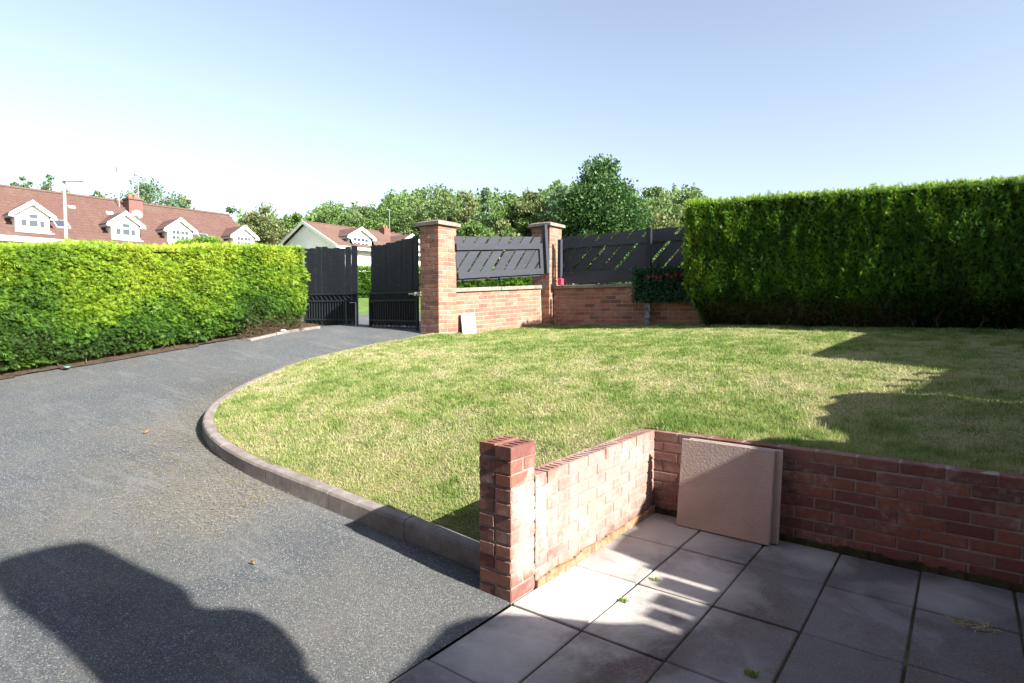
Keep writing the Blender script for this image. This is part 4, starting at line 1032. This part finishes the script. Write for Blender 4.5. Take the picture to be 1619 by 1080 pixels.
# gabled bungalow beyond the gates
o2 = (-31.6, 26, 2.2); H2 = empty('bungalow', o2, 0, 'white gabled bungalow with brown tiled roof behind the black gates', 'house')
R2 = (-31.6, 7.06); y0, y1 = 19.9, 33.0
roof_slope('roof', H2, R2, (-28.1, 5.32), y0, y1, .04, M['roof_brown'], 16, o2)
roof_slope('roof', H2, R2, (-35.15, 5.32), y0, y1, .04, M['roof_brown'], 12, o2)
bm = bmesh.new(); bx(bm, -34.8-o2[0], -28.5-o2[0], y0+.25-o2[1], y1-.2-o2[1], -1, 5.35-o2[2])
for yy in (y0+.25, y1-.2):
    a = [bm.verts.new((x-o2[0], yy-.001-o2[1], z-o2[2])) for x, z in ((-34.8, 5.345), (-28.5, 5.345), (-31.6, 6.96))]; bm.faces.new(a)
bmobj('wall', bm, M['render_white'], H2)
for s, xe in ((1, -28.1), (-1, -35.15)):
    bm = bmesh.new(); p = [(R2[0], R2[1]+.06), (xe, 5.38), (xe, 5.20), (R2[0], R2[1]-.14)]
    A = [bm.verts.new((q[0]-o2[0], y0-.03-o2[1], q[1]-o2[2])) for q in p]; B = [bm.verts.new((q[0]-o2[0], y0+.02-o2[1], q[1]-o2[2])) for q in p]
    bm.faces.new(A); bm.faces.new(B[::-1])
    for i in range(4): bm.faces.new((A[i], B[i], B[(i+1) % 4], A[(i+1) % 4]))
    bmesh.ops.recalc_face_normals(bm, faces=bm.faces[:]); bmobj('bargeboard', bm, M['white'], H2)
bm = bmesh.new(); bx(bm, -28.12-o2[0], -28.0-o2[0], y0-o2[1], y1-o2[1], 5.18-o2[2], 5.34-o2[2]); bmobj('gutter', bm, M['white'], H2)
bm = bmesh.new(); bx(bm, R2[0]-.10-o2[0], R2[0]+.10-o2[0], y0-o2[1], y1-o2[1], R2[1]-.01-o2[2], R2[1]+.06-o2[2]); bmobj('ridge_tiles', bm, M['roof_red'], H2)
sl2 = (R2[1]-5.32)/3.5; rx2 = lambda z: R2[0]+(R2[1]-z)/sl2
for yc in (22.1, 26.4): dormer(H2, o2, yc, 1.7, -28.7, 5.35, 6.15, 6.70, rx2, 2, 'quad')
bm = bmesh.new(); bx(bm, -31.45-o2[0], -30.95-o2[0], 26.0-o2[1], 26.55-o2[1], 6.3-o2[2], 7.30-o2[2]); c2 = bmobj('chimney', bm, CHB, H2)
for yy in (26.15, 26.4):
    bm = bmesh.new(); tube(bm, [(-31.2-o2[0], yy-o2[1], 7.30-o2[2]), (-31.2-o2[0], yy-o2[1], 7.52-o2[2])], [.08, .07], 8); bmobj('chimney_pot', bm, M['terracotta'], c2)
a = empty('tv_aerial', (-31.2, 26.7, 6.9), 0, 'thin tall aerial above the chimney of the gabled bungalow', 'aerial')
bm = bmesh.new(); tube(bm, [(0, 0, 0), (0, 0, 1.75)], [.022, .018], 5); bmobj('mast', bm, M['lead'], a)
bm = bmesh.new(); tube(bm, [(0, -.3, 1.75), (0, .1, 1.72)], [.03, .03], 5); bmobj('antenna', bm, M['lead'], a)
# gable corner peeping at x~ 405 px : low white wall extension
# ------------------------------------------------------------------ street lamp
p = at(101, 287, 21); lp = empty('street_lamp', (p[0], p[1], 1.8), 0, 'pale grey street lamp with a flat horizontal head behind the left hedge', 'street lamp')
hh = p[2]-1.8
bm = bmesh.new(); tube(bm, [(0, 0, 0), (0, 0, 1.4), (0, 0, 1.42), (0, 0, hh)], [.075, .07, .055, .045], 10); bmobj('pole', bm, M['lamp'], lp)
rv = Vector(RT)
bm = bmesh.new(); A = Matrix.Rotation(atan2(rv.y, rv.x), 4, 'Z')
prism(bm, [(-.10, .02), (-.12, .12), (.0, .14), (.62, .04), (.66, .01), (.6, -.005), (.1, 0)], -.13, .13, Matrix.Translation((0, 0, hh)) @ A); bmobj('lamp_head', bm, M['lamp'], lp)
p = at(112, 383, 20); sp = empty('road_sign', (p[0], p[1], 1.8), 0, 'small grey box sign beside the foot of the street lamp', 'sign')
bm = bmesh.new(); tube(bm, [(0, 0, 0), (0, 0, p[2]-1.8)], [.03, .03], 6); bmobj('pole', bm, M['lead'], sp)
bm = bmesh.new(); bx(bm, -.02, .02, -.12, .12, p[2]-1.8-.35, p[2]-1.8+.02); bmobj('plate', bm, M['lead'], sp)

# ------------------------------------------------------------------ trees
LEAF = (np.array([(0, 0, 0), (.36, .42, .05), (0, 1, 0), (-.36, .42, .05)], float), np.array([(0, 1, 2, 3)]))
def tree(px_, d, ytop, wpx, kind, label, clumps=26, lpc=150, leaf=.18, low=None, sparse=0.0, grp='trees beyond the garden wall', cone=0.0, seed=0):
    lpc = lpc*1.8; clumps = int(clumps*2.0)
    R_ = random.Random(seed*77+int(px_)); g_ = np.random.default_rng(seed*7+int(px_))
    top = at(px_, ytop, d); base = float(zroad(d))-.1; H = top[2]-base; rad = wpx*d/FPX/2
    lo = .12 if low is None else low
    t_ = empty('tree', (top[0], top[1], base), 0, label, 'tree', grp)
    bm = bmesh.new(); pts = [(0, 0, -.3)]; n_ = 6
    for i in range(n_): pts.append((pts[-1][0]+R_.uniform(-.12, .12), pts[-1][1]+R_.uniform(-.12, .12), H*.82*(i+1)/n_))
    tube(bm, pts, [H*.028*(1-.13*i) for i in range(n_+1)], 8)
    zc = H*(1+lo)/2; zr = H*(1-lo)/2*.93
    C_ = []
    while len(C_) < clumps:
        v = np.array([R_.uniform(-1, 1) for _ in range(3)]); r_ = np.linalg.norm(v)
        if r_ > 1: continue
        zz = v[2]; wd = 1.0 if cone == 0 else (1-cone*(zz+1)/2)
        C_.append((v[0]*rad*.86*wd, v[1]*rad*.86*wd, zc+zz*zr*.9, r_))
    C_.append((0, 0, zc+zr*.86, 1))
    for c in C_[::3]:
        s_ = pts[min(n_, 2+int(3*c[2]/H))]; tube(bm, [s_, ((s_[0]+c[0])/2, (s_[1]+c[1])/2, (s_[2]+c[2])/2+.2), c[:3]], [H*.010, H*.006, H*.002], 5, False)
    bmobj('trunk', bm, M['bark'], t_, smooth=True)
    P = []
    for c in C_:
        cr = rad*R_.uniform(.16, .40)*(1-sparse*.35)*(1 if cone == 0 else .85); k_ = int(lpc*R_.uniform(.6, 1.3)*(1-sparse*.4))
        q = g_.normal(0, 1, (k_, 3)); q /= np.linalg.norm(q, axis=1)[:, None]; q *= (g_.random(k_)[:, None]**.45)
        P.append(np.array(c[:3])+q*np.array([cr, cr, cr*.75]))
    P = np.concatenate(P)
    out = P-np.array([0, 0, zc]); D = out/np.linalg.norm(out, axis=1)[:, None]+g_.normal(0, .7, (len(P), 3)); Nn = g_.normal(0, .7, (len(P), 3))+[0, 0, .9]
    V_, F_ = scatter(P, D, Nn, leaf*g_.uniform(.6, 1.3, len(P)), LEAF)
    o_ = link('crown', npmesh('crown', V_, F_), TREE[kind], t_); return t_
T = [
 (35, 44, 276, 32, 'blue', 'small thin treetop above the red roof at the far left edge', dict(clumps=9, lpc=60, sparse=.9, low=.6)),
 (78, 44, 274, 44, 'blue', 'wispy treetop above the red roof just left of the street lamp', dict(clumps=12, lpc=70, sparse=.7, low=.6)),
 (153, 46, 299, 30, 'pale', 'small treetop over the red roof between the lamp and the chimney', dict(clumps=9, lpc=60, sparse=.8, low=.6)),
 (238, 46, 286, 100, 'blue', 'broad leafy treetop right behind the red chimney', dict(clumps=30, lpc=120, low=.35)),
 (288, 48, 305, 40, 'olive', 'small brownish treetop at the right side of the one behind the chimney', dict(clumps=12, lpc=80, sparse=.5, low=.4)),
 (362, 50, 319, 52, 'blue', 'thin pale tree rising past the right end of the red roof', dict(clumps=18, lpc=90, sparse=.5)),
 (420, 50, 321, 74, 'olive', 'round brown topped tree left of the gabled bungalow', dict(clumps=34, lpc=150)),
 (470, 54, 330, 62, 'mid', 'green tree directly behind the apex of the bungalow gable', dict(clumps=28, lpc=130)),
 (520, 56, 315, 74, 'mid', 'bushy green tree over the left part of the bungalow roof', dict(clumps=32, lpc=140)),
 (575, 56, 318, 66, 'pale', 'yellow green tree over the middle of the bungalow roof', dict(clumps=30, lpc=140)),
 (628, 50, 305, 96, 'mid', 'wide domed green tree just left of the gate pillar top', dict(clumps=40, lpc=160)),
 (690, 46, 288, 88, 'pale', 'tall yellowish tree directly behind the gate pillar', dict(clumps=40, lpc=150, sparse=.1)),
 (735, 47, 294, 50, 'olive', 'speckled olive tree right of the gate pillar top', dict(clumps=24, lpc=120, sparse=.2)),
 (768, 44, 288, 40, 'blue', 'narrow pointed blue green tree midway between the two pillars', dict(clumps=22, lpc=110, cone=.7)),
 (745, 36, 352, 96, 'mid', 'low bright green bush seen over the fence between the pillars', dict(clumps=30, lpc=150)),
 (800, 40, 300, 66, 'mid', 'green tree just left of the corner pillar', dict(clumps=32, lpc=140)),
 (840, 40, 297, 74, 'olive', 'golden olive tree behind the corner pillar', dict(clumps=32, lpc=140, sparse=.1)),
 (795, 34, 345, 60, 'olive', 'dry twiggy shrub over the fence left of the corner pillar', dict(clumps=20, lpc=90, sparse=.6)),
 (885, 38, 283, 60, 'blue', 'grey green treetop at the left shoulder of the big dark tree', dict(clumps=24, lpc=110, sparse=.2)),
 (1040, 40, 288, 84, 'pale', 'thin pale tree standing right of the big dark tree', dict(clumps=34, lpc=110, sparse=.4)),
 (1090, 41, 290, 60, 'pale', 'sparse pale tree touching the left end of the tall hedge', dict(clumps=24, lpc=90, sparse=.5)),
 (1045, 34, 338, 90, 'olive', 'dry low shrub over the long fence beside the tall hedge', dict(clumps=24, lpc=110, sparse=.4)),
]
for i, (px_, d, yt, wp, kd, lab, kw) in enumerate(T): tree(px_, d, yt, wp*1.3, kd, lab, seed=i, **kw)
tree(952, 27, 246, 225, 'dark', 'large dense dark green tree rising above the long black fence', clumps=90, lpc=300, leaf=.13, seed=50, low=.0, cone=.72)
# far wood closing the gaps behind the trees
ox = [380, 450, 500, 560, 600, 640, 700, 760, 800, 850, 880, 940, 1000, 1060, 1110, 1150]
oy = [345, 340, 330, 328, 322, 306, 302, 304, 304, 304, 292, 300, 306, 298, 306, 340]
for N, kd, lab in ((60000, 'mid', 'continuous green wood filling the background behind the separate trees'), (34000, 'pale', 'paler foliage in the wood behind the bungalow and the fences')):
    px_ = rng.uniform(380, 1150, N); dd = rng.uniform(60, 72, N); nz = vnoise(px_/9, dd*0, s=1, seed=3 if kd == 'mid' else 8)
    topy = np.interp(px_, ox, oy)+8+(10 if kd == 'mid' else 14)*nz+7*vnoise(px_/3, dd*0, s=1, seed=5)
    zt_ = 1.5+(490-topy)/FPX*dd; P = CAM[None]+(FW[None]+((px_-809.5)/FPX)[:, None]*RT[None])*dd[:, None]; P[:, 2] = 2+(zt_-2)*rng.random(N)**.75
    V_, F_ = scatter(P, rng.normal(0, 1, (N, 3)), rng.normal(0, .7, (N, 3))+[0, 0, .9], rng.uniform(.24, .5, N), LEAF)
    tag(link('distant_wood', npmesh('distant_wood', V_, F_), TREE[kd]), lab, 'wood', kind='stuff')
